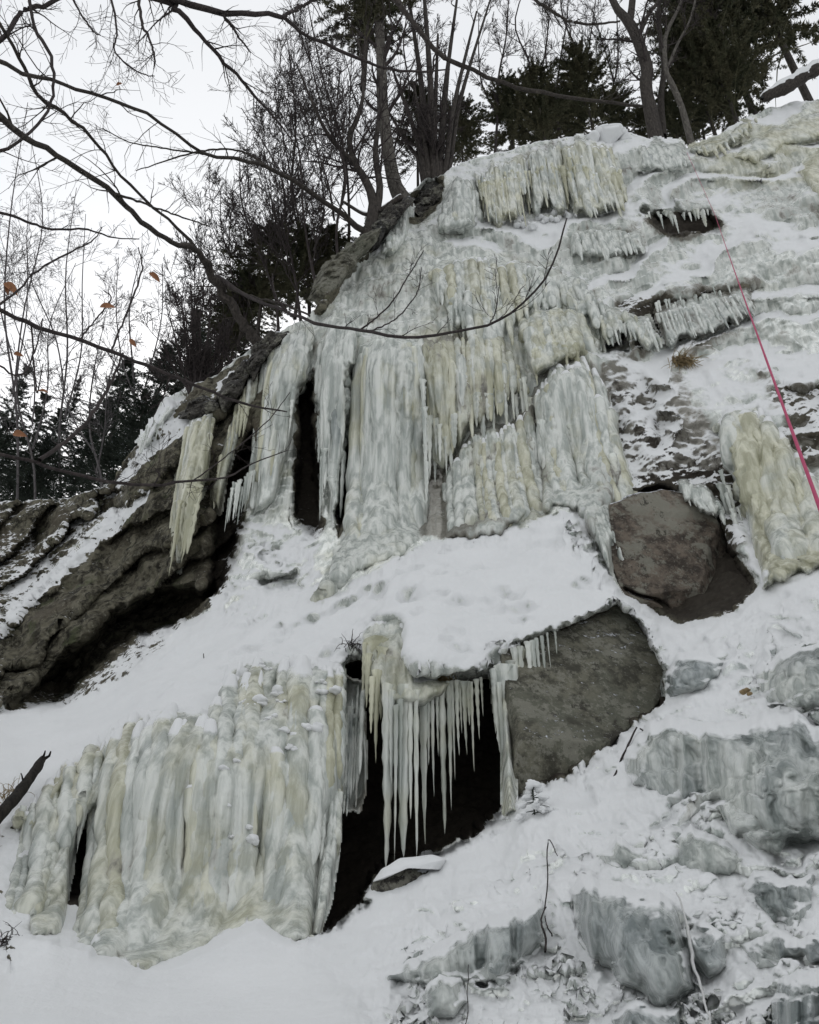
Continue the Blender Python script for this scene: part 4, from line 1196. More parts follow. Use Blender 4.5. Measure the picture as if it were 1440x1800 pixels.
ridge_rock('slanting snow dusted rock slab on the ridge left of the leaning thin tree', [(548,520),(566,478),(600,440),(640,412),(668,402),(660,425),(628,462),(598,500),(570,530)], M_GREY)
ridge_rock('black root mass and rock under the many stemmed shrub', [(712,408),(720,360),(742,326),(772,312),(790,316),(784,338),(764,366),(744,392),(728,412)], M_DARKROCK, tf=0.3)
ridge_rock('dark root covered rock below the crooked tree', [(632,424),(650,392),(684,366),(716,344),(728,352),(706,380),(682,404),(664,440),(648,452)], M_DARKROCK)
ridge_rock('snow dusted rock at the foot of the leaning tree', [(432,650),(448,612),(478,588),(500,592),(482,616),(462,640),(446,672)], M_DARKROCK)
ridge_rock('block of snowy rock left of the leaning tree on the ridge', [(380,700),(402,664),(430,640),(440,656),(424,690),(398,722)], M_DARKROCK)
ridge_rock('rock in the shadow under the many stemmed bush', [(316,735),(330,706),(362,698),(390,706),(384,730),(350,742)], M_DARKROCK)

# ---------------------------------------------------------------- trees
def grow(st, dr, ln, rad, K, wig, up, r2, tip=0.25):
    M = len(st)
    P = np.zeros((M, K, 3)); P[:, 0] = st
    d = unit(dr)
    for k in range(1, K):
        d = unit(d + r2.normal(0, wig, (M, 3)) + A([0, 0, up]))
        P[:, k] = P[:, k - 1] + d * (ln / (K - 1))[:, None]
    t = np.linspace(0, 1, K)
    R = rad[:, None] * (1 - (1 - tip) * t)
    return P, R

def sprout(P, R, ln, n, t0, ang, ratio, rr, r2):
    """side shoots of every branch in P"""
    M, K, _ = P.shape
    t = t0 + (0.98 - t0) * r2.random((M, n))
    x = t * (K - 1); i = np.minimum(x.astype(int), K - 2); f = (x - i)[..., None]
    m = np.arange(M)[:, None]
    st = P[m, i] * (1 - f) + P[m, i + 1] * f
    tan = unit(P[m, i + 1] - P[m, i])
    side = unit(np.cross(tan, r2.normal(0, 1, (M, n, 3))))
    a = ang * (0.7 + 0.6 * r2.random((M, n, 1)))
    d = tan * np.cos(a) + side * np.sin(a)
    L2 = ln[:, None] * ratio * (1.1 - 0.75 * t) * (0.6 + 0.8 * r2.random((M, n)))
    R2 = (R[m, i] * (1 - f[..., 0]) + R[m, i + 1] * f[..., 0]) * rr
    return st.reshape(-1, 3), d.reshape(-1, 3), L2.ravel(), R2.ravel()

def twiggy(P, R, ln, plan, r2, rmin):
    """tubes for branches P and all their shoots; plan: (count, angle, length ratio, radius ratio, wiggle, up) per level"""
    parts = [tubes(P, np.maximum(R, rmin), 5 if R.max() > 0.03 else 4)]
    for j, (n, ang, ratio, rr, wig, up) in enumerate(plan):
        st, d, l2, r_ = sprout(P, R, ln, n, 0.12, ang, ratio, rr, r2)
        P, R = grow(st, d, l2, r_, 6 if j == 0 else 5, wig, up, r2)
        ln = l2
        parts.append(tubes(P, np.maximum(R, rmin), 4 if j == 0 else 3))
    return merge(parts)

def smooth_line(pts, K):
    pts = A(pts)
    n = len(pts)
    x = np.linspace(0, n - 1, K)
    i = np.clip(x.astype(int), 0, n - 2); t = (x - i)[:, None]
    g = lambda k: pts[np.clip(k, 0, n - 1)]
    p0, p1, p2, p3 = g(i - 1), g(i), g(i + 1), g(i + 2)
    return 0.5 * (2 * p1 + (p2 - p0) * t + (2 * p0 - 5 * p1 + 4 * p2 - p3) * t * t + (3 * p1 - p0 - 3 * p2 + p3) * t ** 3)

def traced(line, K=28):
    """(u, v, Y, width px) corners -> smooth centre line and radii"""
    l = A(line)
    P = smooth_line(px(l[:, 0], l[:, 1], l[:, 2]), K)
    R = smooth_line((0.5 * l[:, 3] * mpp(l[:, 0], l[:, 1], l[:, 2]))[:, None].repeat(3, 1), K)[:, 0]
    return P, np.maximum(R, 0.002)

PLAN = [(7, 0.7, 0.5, 0.5, 0.13, 0.05), (6, 0.7, 0.45, 0.55, 0.16, 0.05)]
def bare_tree(label, stems, nlimb, limb_len, seed, mat=None, group='bare trees along the cliff edge', name='bare_tree', cat='tree', plan=PLAN, up=0.10,
              t0=0.3, ang=0.75, rmin=0.0065, K=18, side_bias=None, limb_r=0.4, kinds=None):
    """stems: list of (u, v, Y, width) lines; limbs with all their twigs are parts of the tree"""
    r2 = np.random.default_rng(seed)
    b = A(stems[0][0])
    root = empty(name, px(b[0], b[1], b[2]), label, cat, group)
    for si, st in enumerate(stems):
        P, R = traced(st, K)
        R = R * (1 + 0.08 * fbm(P * 3.0, 2))
        V, Q = tubes(P[None], R[None], 9)
        V = V + 0.12 * R.max() * fbm(V * 7.0, 3)[:, None] * unit(V - P.mean(0))
        child('trunk' if si == 0 else 'stem', V, Q, root, mat or M_BARK)
        L0 = np.linalg.norm(np.diff(P, axis=0), axis=1).sum()
        nl = nlimb if np.isscalar(nlimb) else nlimb[si]
        if nl == 0: continue
        s_, d_, l_, rr_ = sprout(P[None], R[None], A([L0]), nl, t0, ang, 1.0, limb_r, r2)
        l_ = limb_len * (0.55 + 0.7 * r2.random(nl))
        if side_bias is not None: d_ = unit(d_ + A(side_bias) * 0.5)
        for j in range(nl):
            P1, R1 = grow(s_[j:j + 1], d_[j:j + 1], l_[j:j + 1], np.clip(rr_[j:j + 1], 0.012, 0.07), 9, 0.12, up, r2, 0.15)
            V, Q = twiggy(P1, R1, l_[j:j + 1], plan, r2, rmin)
            child('branch', V, Q, root, M_TWIGFAR if mat is M_TWIGFAR else M_TWIG)
    return root

def YR(u, d=0.0):
    return float(Yat(u, sil(u) + 3)) + d

def copy_thing(src, loc, scale, rotz, label, group=None):
    o = src.copy(); COL.objects.link(o)
    o.location = loc; o.scale = scale; o.rotation_euler = (0, 0, rotz)
    o['label'] = label
    if group: o['group'] = group
    for ch in list(src.children):
        c = ch.copy(); COL.objects.link(c); c.parent = o
    return o

def conifer(kind, seed, H=6.0):
    """a conifer H metres tall standing at the origin: trunk and a crown of small sprays along drooping boughs"""
    r2 = np.random.default_rng(seed)
    spruce = kind == 'spruce'
    nb = 210 if spruce else 190
    t = np.sort(r2.random(nb)) ** (0.9 if spruce else 0.75) * (0.93 if spruce else 0.9) + 0.06
    az = r2.random(nb) * 2 * np.pi
    if spruce:
        L = H * 0.23 * (1.02 - t) ** 0.85 * (0.7 + 0.5 * r2.random(nb)) + 0.06
    else:
        L = H * 0.21 * np.clip(np.sin(np.pi * np.clip(t * 0.86 + 0.16, 0, 1)) ** 0.7, 0.1, 1) * (0.55 + 0.75 * r2.random(nb))
    st = np.stack([0 * t, 0 * t, t * H], -1)
    up0 = -0.22 if spruce else 0.25
    d = np.stack([np.cos(az), np.sin(az), up0 + 0.25 * r2.random(nb) + 0.5 * (t > 0.9)], -1)
    P, R = grow(st, d, L, 0.004 * L + 0.008, 8, 0.10, 0.05 if spruce else -0.03, r2)
    V1, Q1 = tubes(P, R, 4)
    # sprays
    ns = 60 if spruce else 84
    tt = 0.12 + 0.88 * r2.random((nb, ns)) ** 0.75
    x = tt * 7; i = np.minimum(x.astype(int), 6); f = (x - i)[..., None]
    m = np.arange(nb)[:, None]
    c = P[m, i] * (1 - f) + P[m, i + 1] * f
    tan = unit(P[m, i + 1] - P[m, i])
    side = unit(np.cross(tan, A([0, 0, 1.0])))
    sg = np.sign(r2.random((nb, ns, 1)) - 0.5)
    sl = (0.05 + 0.075 * r2.random((nb, ns, 1))) * H / 6 * (1.15 - 0.6 * tt[..., None]) * (1.0 if spruce else 1.25)
    out = unit(tan * 0.7 + sg * side * (0.9 if spruce else 0.8) + r2.normal(0, 0.28 if spruce else 0.5, (nb, ns, 3)) + A([0, 0, -0.12 if spruce else -0.25]))
    keep = (fbm(c * 1.3 + seed, 2) > -0.33)
    c, out, sl = c[keep], out[keep], sl[keep]
    nrm = unit(np.cross(out, r2.normal(0, 1, c.shape)))
    Vs, Ts = [], []
    for k, (a, ll, wd) in enumerate(((0, 1.0, 0.17), (0.65, 0.75, 0.16), (-0.65, 0.75, 0.16), (1.2, 0.5, 0.18), (-1.2, 0.5, 0.18))):
        dd = out * math.cos(a) + nrm * math.sin(a)
        pr = unit(np.cross(dd, np.cross(out, nrm)))
        o0 = c + out * sl * (0.0 if abs(a) < 0.1 else 0.25 * abs(a))
        tipp = o0 + dd * sl * ll
        w = sl * wd
        base = len(c) * 3 * k
        Vs.append(np.stack([o0 - pr * w * 0.4, o0 + dd * sl * ll * 0.45 + pr * w, tipp], 1).reshape(-1, 3))
        Ts.append(np.arange(len(c) * 3).reshape(-1, 3) + base)
    Vs = np.concatenate(Vs); Ts = np.concatenate(Ts)
    n1 = len(V1)
    me = mesh_np('crown', np.concatenate([V1, Vs]), [Q1, Ts + n1], None, False, [M_SPRUCE if spruce else M_CEDAR])
    tp = np.stack([0.05 * r2.normal(0, 1, 8) * np.linspace(0, 1, 8), 0.05 * r2.normal(0, 1, 8) * np.linspace(0, 1, 8), np.linspace(-0.6, H * 0.98, 8)], -1)
    tv, tq = tubes(tp[None], (np.linspace(0.055, 0.008, 8) * H / 6)[None], 7)
    mt = mesh_np('trunk', tv, tq, None, True, [M_BARK])
    return me, mt
PROTO = {}
def plant_conifer(kind, u, vb, vt, wpx, Y, label, group, name=None):
    k = (kind, int(rng.integers(0, 4)))
    p0 = px(u, vb, Y); p1 = px(u, vt, Y)
    h = p1[2] - p0[2]
    wid = wpx * float(mpp(u, (vb + vt) / 2, Y))
    ref = 6.0 * (0.40 if kind == 'spruce' else 0.36)
    sc = (wid / ref, wid / ref, h / 6.0)
    if k not in PROTO:
        me, mt = conifer(kind, 40 + k[1] + (10 if kind == 'spruce' else 0))
        o = empty(name or (kind + '_tree'), p0, label, 'tree', group)
        link('crown', me, o); link('trunk', mt, o)
        o.scale = sc; o.rotation_euler = (0, 0, rng.random() * 6)
        PROTO[k] = o
        return o
    return copy_thing(PROTO[k], p0, sc, rng.random() * 6, label, group)
GC = 'dark cedars on the cliff edge'
GS = 'dark spruces beyond the left ridge'
for args in (
    ('cedar', 905, 285, 140, 120, YR(900, 2.6), 'dark bushy cedar behind the fine icicle fringe'),
    ('cedar', 962, 275, 118, 110, YR(960, 2.0), 'dark cedar leaning over the middle of the cliff top'),
    ('cedar', 1046, 245, 84, 130, YR(1046, 2.2), 'tall dense cedar behind the snow clump on the rim'),
    ('cedar', 1098, 255, 165, 90, YR(1098, 2.8), 'small cedar left of the thick leaning trunk'),
    ('cedar', 815, 300, 175, 105, YR(815, 2.4), 'green cedar right of the many stemmed shrub'),
    ('cedar', 735, 320, 140, 100, YR(735, 2.2), 'cedar tangled among the stems of the many stemmed shrub'),
    ('cedar', 1196, 262, 165, 90, YR(1196, 2.0), 'small cedar behind the slender pale trunk'),
    ('cedar', 1262, 250, 60, 150, YR(1262, 2.2), 'ragged cedar right of the slender pale trunk'),
    ('cedar', 1330, 215, -190, 260, YR(1330, 2.4), 'huge dark cedar in the top right corner'),
    ('cedar', 1420, 170, -260, 260, YR(1420, 3.0), 'huge dark cedar at the right edge above the snowy log'),
    ('cedar', 1275, 190, -120, 170, YR(1275, 4.5), 'dark cedar behind the huge one at top right'),
    ('cedar', 1300, 225, 40, 170, YR(1300, 1.4), 'low ragged cedar over the yellow ice lip'),
    ('cedar', 1150, 270, 190, 80, YR(1150, 3.4), 'little cedar glimpsed between the trunks on the rim'),
    ('cedar', 990, 275, 150, 130, YR(990, 3.6), 'dark cedar filling the gap behind the middle ones'),
    ('cedar', 455, 570, 398, 150, YR(470, 3.2), 'broad dark cedar under the long leaning branches at left'),
    ('cedar', 520, 545, 405, 130, YR(530, 2.6), 'dark cedar left of the ridge rocks'),
    ('cedar', 575, 500, 400, 100, YR(575, 3.0), 'small dark cedar against the ridge rocks'),
    ('cedar', 420, 600, 490, 110, YR(430, 3.6), 'low cedar below the leaning trunk'),
    ('spruce', 385, 665, 520, 120, YR(385, 4.5), 'dark spruce behind the many stemmed bush on the left rock'),
    ('spruce', 318, 700, 545, 130, YR(318, 6), 'dark spruce rising right of the twin spruces'),
    ('spruce', 262, 770, 610, 140, 24, 'dark spruce of the twin pair, right one'),
    ('spruce', 186, 800, 632, 150, 25, 'dark spruce of the twin pair, left one with snow dusted boughs'),
    ('spruce', 225, 830, 690, 120, 23, 'low spruce between and below the twin pair'),
    ('spruce', 84, 860, 668, 70, 28, 'narrow spire like spruce near the left edge'),
    ('spruce', 22, 880, 690, 120, 29, 'broad spruce at the left edge'),
    ('spruce', 130, 860, 735, 120, 26, 'low spruce right of the narrow spire'),
    ('spruce', 50, 900, 770, 130, 26, 'low spruce below the narrow spire'),
    ('spruce', 175, 890, 770, 140, 23, 'low dark spruce above the far rock slope'),
    ('spruce', -40, 910, 740, 150, 27, 'spruce half outside the left edge'),
    ('spruce', 290, 790, 680, 110, 22, 'low spruce touching the snow capped left ridge'),
    ('spruce', 110, 930, 810, 120, 24, 'lowest spruce on the far rock slope'),
    ('spruce', 10, 930, 790, 130, 25, 'lowest spruce at the left edge'), ('spruce', 205, 880, 740, 110, 22, 'dark spruce in front of the gap under the twin pair'),
    ('spruce', 155, 860, 700, 110, 27, 'slim spruce left of the snow dusted twin'), ('spruce', 60, 880, 720, 110, 31, 'spruce behind the narrow spire'),
    ('spruce', 250, 830, 720, 110, 21, 'spruce hiding behind the snowy ice lip'), ('spruce', -20, 850, 640, 110, 33, 'tall spruce half cut by the left edge'),
    ('spruce', 345, 720, 600, 100, YR(345, 7), 'spruce behind the stems of the bush'), ('cedar', 405, 640, 500, 120, YR(405, 4), 'cedar behind the leaning trunk')):
    plant_conifer(*args, GC if args[0] == 'cedar' else GS)

# notable bare trees, traced
y = YR(700, 0.15)
bare_tree('tall tree with a smooth curved trunk and cedar like top, beside the root hollow',
          [[(716,385,y,40),(708,352,y,34),(696,330,y,26),(687,292,y,23),(678,232,y,21),(672,172,y,20),(671,120,y,19),(668,60,y,17),(662,-20,y,15),(652,-160,y,8)]], 12, 2.2, 3, M_BARKPALE, t0=0.45)
plant_conifer('cedar', 640, 120, -170, 190, y, 'cedar foliage hanging round the top of the curved trunk', GC)
y = YR(760, 0.3)
st = []
for (ub, ut, vt, w, dy) in ((752,690,120,9,0.2),(758,715,-30,10,0.4),(765,742,-60,11,0.0),(772,790,110,10,0.3),(768,806,-20,9,0.5),(776,838,20,8,0.1),(748,668,170,7,0.6),(762,770,60,9,0.2),(780,865,-10,7,0.6),(755,728,150,8,-0.1),(770,752,190,7,-0.2)):
    um = (ub + ut) / 2 - 0.12 * (ut - ub)
    st.append([(ub,338,y,w*1.6),(ub+(um-ub)*0.4,280,y+dy*0.3,w*1.2),(um,(338+vt)/2,y+dy,w),(ut,vt,y+dy*2,w*0.4)])
bare_tree('many stemmed shrub fanning upwards from the root hollow on the rim', st, 5, 1.6, 8, M_BARK, name='shrub', cat='shrub', t0=0.25, ang=0.5, up=0.14, limb_r=0.5)
y = YR(640, 0.3)
bare_tree('dark crooked bare tree on the ridge with two bent trunks',
          [[(650,425,y,24),(652,392,y,20),(656,352,y,17),(640,312,y,14),(624,286,y,12),(614,240,y,10),(632,200,y,8),(640,140,y+.3,5),(628,60,y+.5,3)],
           [(660,425,y,20),(658,388,y,17),(668,332,y,13),(660,272,y,10),(666,205,y,7),(672,120,y+.3,4)],
           [(626,288,y,10),(596,260,y,8),(570,225,y-.3,6),(545,170,y-.6,4),(520,110,y-.8,2.5)]], (9,7,7), 2.4, 12, M_BARK, t0=0.3)
y = YR(1150, 0.5)
bare_tree('thick dark leaning trunk that forks, at the top right rim',
          [[(1156,256,y,30),(1152,236,y,27),(1144,196,y,25),(1135,153,y,22),(1138,122,y,21),(1125,80,y,20),(1107,40,y,18),(1083,12,y,13),(1050,-60,y,8),(1010,-160,y,4)],
           [(1107,42,y,13),(1112,0,y,12),(1116,-70,y,9),(1110,-180,y,4)],
           [(1125,60,y,8),(1140,25,y,7),(1165,-10,y,5),(1190,-80,y,3)]], (8,6,5), 2.6, 15, M_BARK, t0=0.35, limb_r=0.3)
y = YR(1170, 1.2)
bare_tree('straight dark trunk just behind the thick leaning one',
          [[(1166,240,y,13),(1162,171,y,11),(1168,122,y,10),(1162,76,y,9),(1158,20,y,7),(1165,-80,y,4)]], 9, 2.2, 17, M_BARK, t0=0.4)
y = YR(1217, 0.25)
bare_tree('slender pale trunk slanting on the rim beside the yellow ice lip',
          [[(1217,258,y,12),(1199,190,y,11),(1180,144,y,10),(1171,122,y,9),(1171,61,y,7),(1199,0,y,5),(1215,-80,y,3)],
           [(1172,124,y,6),(1190,80,y,5),(1215,30,y,4),(1230,-40,y,2)]], (7,5), 2.0, 19, M_BARKPALE, t0=0.45)
GB = 'thin bare trees along the cliff edge'
k = 0
for (u, d, vt, lean, w, nl, ll, lab) in (
    (870, 2.2, -40, 20, 7, 10, 2.0, 'thin bare tree left of the bushy cedar'), (925, 3.0, -60, 0, 7, 10, 2.2, 'thin bare tree over the middle icicle fringe'),
    (985, 2.4, -60, 10, 6, 10, 2.2, 'thin bare tree between the two dark cedars'), (1020, 3.4, -80, -30, 7, 10, 2.4, 'thin bare tree left of the tall dense cedar'),
    (1085, 3.2, -40, -10, 6, 9, 2.2, 'thin bare tree behind the forked trunk'), (1240, 3.0, -40, -10, 6, 9, 2.2, 'thin bare tree at the edge of the huge cedar'),
    (600, 1.0, 60, -60, 8, 12, 2.6, 'bare tree with upswept twigs left of the crooked tree'), (565, 1.4, 150, -70, 8, 13, 2.6, 'bare tree with dense twigs above the ridge rocks'),
    (530, 2.0, 190, -80, 7, 13, 2.6, 'bare tree with fine twigs above the dark cedar'), (490, 2.4, 250, -70, 7, 12, 2.4, 'bare tree with thin twigs behind the long leaning branch'),
    (545, 3.2, 60, -60, 8, 13, 3.0, 'tall bare tree with hazy fine twigs in the sky left of centre'), (610, 2.6, -20, -50, 8, 12, 3.0, 'tall bare tree reaching the top edge left of the curved trunk'),
    (455, 3.4, 330, -70, 6, 11, 2.2, 'bare tree with spreading twigs over the broad cedar'), (410, 3.4, 430, -50, 5, 10, 1.8, 'small bare tree above the low cedar'),
    (365, 3.4, 470, -30, 5, 10, 1.8, 'small bare tree beside the many stemmed bush'), (700, 2.0, -60, 30, 6, 9, 2.2, 'thin bare tree between curved trunk and shrub')):
    w = w * 0.62; y = YR(u, d); vb = float(sil(u)) + 10
    k += 1
    q = np.random.default_rng(70 + k)
    j = lambda a: float(q.normal(0, a))
    bare_tree(lab, [[(u, vb, y, w*1.4),(u+lean*.2+j(8), vb+(vt-vb)*.22, y+j(.2), w),(u+lean*.4+j(12), vb+(vt-vb)*.45, y+j(.3), w*.8),(u+lean*.7+j(14), vb+(vt-vb)*.7, y+j(.3), w*.6),(u+lean+j(14), vt, y, w*.3)],
                    [(u+lean*.2, vb+(vt-vb)*.25, y, w*.8),(u+lean*.3+20*(-1)**k+j(8), vb+(vt-vb)*.45, y+j(.4), w*.6),(u+lean*.6+36*(-1)**k+j(14), vb+(vt-vb)*.8, y+j(.4), w*.3)]], (nl, nl - 2), ll, 200 + k, M_TWIG, GB, t0=0.18, ang=0.55, up=0.12,
              plan=[(10, 0.55, 0.5, 0.55, 0.10, 0.08), (7, 0.55, 0.42, 0.6, 0.12, 0.06)], limb_r=0.6, rmin=0.0065)
# many stemmed bush on the left rock
y = YR(345, 0.1) ; st = []
for (ut, vt, w) in ((300,560,4),(318,520,5),(335,500,5),(352,540,5),(372,515,5),(392,560,4),(285,600,4),(405,600,4),(345,590,6),(362,600,6)):
    st.append([(348+(ut-345)*.1,722,y,w*1.5),(346+(ut-345)*.3,680,y,w*1.2),((348+ut)/2+(ut-345)*.15,(722+vt)/2-10,y,w),(ut,vt,y,w*.4)])
bare_tree('bushy many stemmed shrub standing above the long yellow icicle bunch', st, 7, 1.1, 33, M_TWIG, 'bare trees along the cliff edge', name='shrub', cat='shrub', t0=0.2, ang=0.5, up=0.10, limb_r=0.6, rmin=0.006)
# far bare crowns at the left
for k, (u, vb, vt, lean, Y, lab) in enumerate(((30,760,180,-20,24,'hazy bare tree at the left edge with a high fine crown'),(110,760,330,10,26,'hazy bare tree behind the beech leaves'),(-60,760,240,20,22,'hazy bare tree half outside the left edge'),
    (60,800,420,-10,22,'lower hazy bare tree at left below the orange leaves'),(235,720,430,10,24,'small hazy bare tree above the twin spruces'),(160,800,560,30,20,'low bare sapling in front of the twin spruces'))):
    q = np.random.default_rng(500 + k); j = lambda a: float(q.normal(0, a))
    vb = vb + 150; h = vt - vb
    bare_tree(lab, [[(u,vb,Y,5),(u+lean*.3+j(8),vb+h*.25,Y,4),(u+lean*.5+j(14),vb+h*.5,Y+j(.3),3.2),(u+lean+j(16),vb+h*.75,Y,2.2),(u+lean+j(20),vt,Y,1)],
                    [(u+lean*.3,vb+h*.3,Y,3.4),(u+26+j(10),vb+h*.5,Y+j(.5),2.6),(u+40+j(14),vb+h*.72,Y,1.8),(u+48+j(20),vb+h*.92,Y,1)],
                    [(u+lean*.35,vb+h*.38,Y,3),(u-22+j(10),vb+h*.55,Y+j(.5),2.4),(u-36+j(14),vb+h*.75,Y,1.6),(u-46+j(18),vb+h*.95,Y,1)]], (8,9,9), 2.4 if k < 4 else 1.5, 300 + k, M_TWIGFAR, 'hazy bare trees far left', t0=0.2, ang=0.7, up=0.06,
              plan=[(8, 0.65, 0.5, 0.55, 0.13, 0.05), (6, 0.65, 0.42, 0.6, 0.15, 0.03)], rmin=0.006, limb_r=0.5)

# ---------------------------------------------------------------- near branches crossing the view
def limbs(root, lines, seed, mats=M_BARK, nsub=10, sub_len=0.7, plan=((5, 0.7, 0.5, 0.55, 0.13, 0.0),), rmin=0.0028, name='branch', K=30, up=0.0, rr=0.4, t0=0.1):
    r2 = np.random.default_rng(seed)
    for ln in lines:
        P, R = traced(ln, K)
        R = R * (0.85 + 0.10 * (r2.random(len(R)) - 0.5))
        P = P + 0.4 * R[:, None] * r2.normal(0, 1, P.shape)
        parts = [tubes(P[None], R[None], 8)]
        L0 = np.linalg.norm(np.diff(P, axis=0), axis=1).sum()
        if nsub:
            n = max(2, int(nsub))
            s_, d_, l_, r_ = sprout(P[None], R[None], A([L0]), n, t0, 0.8, 1.0, rr, r2)
            l_ = sub_len * (0.4 + 0.9 * r2.random(n))
            P1, R1 = grow(s_, d_, l_, np.clip(r_, rmin, 0.02), 8, 0.14, up, r2, 0.2)
            parts.append(twiggy(P1, R1, l_, plan, r2, rmin))
        V, Q = merge(parts)
        child(name, V, Q, root, mats)

y0 = YR(462, 0.0)
lean = empty('leaning_tree', px(462, 602, y0), 'bare tree leaning out from the ridge, boughs crossing the sky to the left edge', 'tree')
limbs(lean, [[(474,640,y0,32),(466,612,y0,30),(452,600,y0,24),(425,562,y0-.2,20),(392,512,y0-.5,18),(362,462,y0-1.0,17)]], 1, M_BARKSNOW, 3, 1.0, name='trunk')
limbs(lean, [[(366,468,y0-1.0,16),(345,440,y0-1.5,13),(300,425,y0-2.4,11),(250,390,y0-3.4,11),(200,340,y0-4.4,11),(115,280,y0-5.6,12),(50,245,y0-6.4,13),(-10,200,y0-7,14),(-120,110,y0-7.5,14)]], 2, M_BARK, 9, 1.2)
limbs(lean, [[(348,442,y0-1.5,9),(310,395,y0-2,6),(275,370,y0-2.4,6),(250,345,y0-2.8,6),(215,310,y0-3.3,6),(185,270,y0-3.8,6),(155,235,y0-4.3,6.5),(118,205,y0-4.8,7),(100,190,y0-5,8),(65,165,y0-5.4,8),(48,130,y0-5.8,8),(28,90,y0-6.2,7),(0,45,y0-6.6,7),(-60,-40,y0-7,7)]], 3, M_BARK, 14, 1.1)
limbs(lean, [[(200,340,y0-4.4,6),(250,356,y0-4,4.5),(310,378,y0-3.6,3.5),(370,398,y0-3.2,2.5)]], 4, M_BARK, 6, 0.6)
limbs(lean, [[(385,486,y0-.6,9),(420,512,y0-1.0,7.5),(460,530,y0-1.6,7),(505,548,y0-2.2,7),(550,566,y0-2.8,7),(600,575,y0-3.4,6.5),(640,582,y0-3.9,6.5),(700,592,y0-4.4,6.5),(760,589,y0-4.9,6),(860,570,y0-5.6,5.5),(905,545,y0-5.9,5),(950,500,y0-6.1,4.5),(980,440,y0-6.2,4),(996,384,y0-6.2,3)]], 5, M_TWIG, 8, 0.5, up=0.03)
limbs(lean, [[(632,580,y0-3.8,4.5),(660,560,y0-3.9,3.6),(690,530,y0-4,3.2),(715,490,y0-4,3),(745,440,y0-4,2)],[(650,582,y0-3.9,3.6),(690,565,y0-4,3),(715,540,y0-4,2.8),(735,510,y0-4,2.2),(741,470,y0-4,1.6)],[(860,570,y0-5.6,3),(872,545,y0-5.6,2.4),(877,505,y0-5.6,1.6)],[(505,548,y0-2.2,4),(485,520,y0-2.2,3),(478,480,y0-2,2)]], 6, M_TWIG, 5, 0.45, up=0.05)
limbs(lean, [[(382,495,y0-.5,9),(440,520,y0-.8,6),(500,535,y0-1.2,5),(545,555,y0-1.6,4)]], 7, M_BARK, 5, 0.7)
y1 = YR(636, 0.1)
ln2 = empty('leaning_tree', px(638, 402, y1), 'thin bare tree leaning left from the ridge beside the crooked tree', 'tree')
limbs(ln2, [[(652,430,y1,16),(640,404,y1,14),(600,375,y1-.3,11),(550,340,y1-.8,10),(480,300,y1-1.6,9),(435,282,y1-2.2,8),(370,272,y1-3,7),(320,245,y1-3.6,6.5),(260,200,y1-4.5,6.5),(210,182,y1-5.2,7),(150,160,y1-6,7.5),(100,145,y1-6.6,8),(45,130,y1-7.2,9),(-10,102,y1-7.8,10)]], 8, M_BARK, 12, 1.5)
limbs(ln2, [[(480,300,y1-1.6,5),(430,268,y1-2,4),(385,262,y1-2.4,4),(330,270,y1-2.8,3.5),(240,300,y1-3.2,2)],[(372,272,y1-3,4),(300,262,y1-3.4,3.4),(230,250,y1-3.8,2.6),(180,225,y1-4,2)]], 9, M_BARK, 9, 1.0)
# a tree outside the frame at the upper left
ov = empty('overhanging_tree', px(-330, 1700, 6.0), 'bare branches of a tree outside the frame reaching in along the top left', 'tree')
limbs(ov, [[(-330,1750,6.0,120),(-320,900,6.0,100),(-300,200,6.0,90),(-250,-300,6.0,70),(-200,-800,6,40)]], 10, M_BARK, 0, name='trunk')
limbs(ov, [[(-285,100,6,40),(-100,110,6.4,18),(0,70,6.8,11),(38,22,7.0,10),(100,0,7.2,9),(180,-60,7.4,7)],[(-290,180,6,36),(-120,260,6.4,10),(0,266,6.8,7),(62,222,7,6),(88,180,7,6),(95,140,7,6),(88,95,7,7),(62,50,7,7),(54,0,7,7),(50,-80,7,7)],
            [(-255,-250,6,40),(60,-60,7,16),(280,-2,8,14),(312,20,8.2,12),(350,60,8.6,9),(385,100,9,8),(420,135,9.4,7),(450,170,9.8,6),(490,215,10.2,4),(530,270,10.6,2)],
            [(60,-60,7,14),(200,-40,7.6,14),(300,-4,8,14),(385,20,8.6,12),(465,25,9,10),(500,30,9.2,9),(535,60,9.4,7),(600,90,9.8,7),(670,118,10.2,6),(725,126,10.6,5),(790,122,11,3)],
            [(498,29,9.2,8),(530,12,9.4,7),(562,-6,9.6,6),(620,-50,10,5)],
            [(240,-30,7.4,8),(250,40,7.6,6),(264,70,7.6,5),(272,105,7.6,4),(270,122,7.6,2)],
            [(190,-30,7.4,6),(205,50,7.4,4),(202,90,7.4,3.4),(240,125,7.5,3),(272,134,7.5,2)],
            [(110,-40,7.2,6),(140,20,7.2,4),(165,55,7.2,3),(177,62,7.2,2)],
            [(385,20,8.6,6),(410,50,8.8,5),(440,92,9,3)]], 11, M_TWIG, 13, 0.85, plan=((6, 0.8, 0.5, 0.55, 0.14, -0.02),), up=-0.03)
limbs(ov, [[(560,-130,9,18),(640,-50,9.4,13),(690,-4,9.6,11),(760,80,10,10),(800,110,10.2,9.5),(900,150,10.8,8.5),(1000,172,11.4,7.5),(1130,186,12.2,6)],[(900,-30,11,8),(960,12,11.2,7),(1000,36,11.4,6),(1050,42,11.6,5),(1090,36,11.8,4)],[(100,-260,7,30),(300,-220,8,24),(560,-130,9,18),(760,-90,10,13),(900,-30,11,8)]], 12, M_BARK, 8, 1.0)
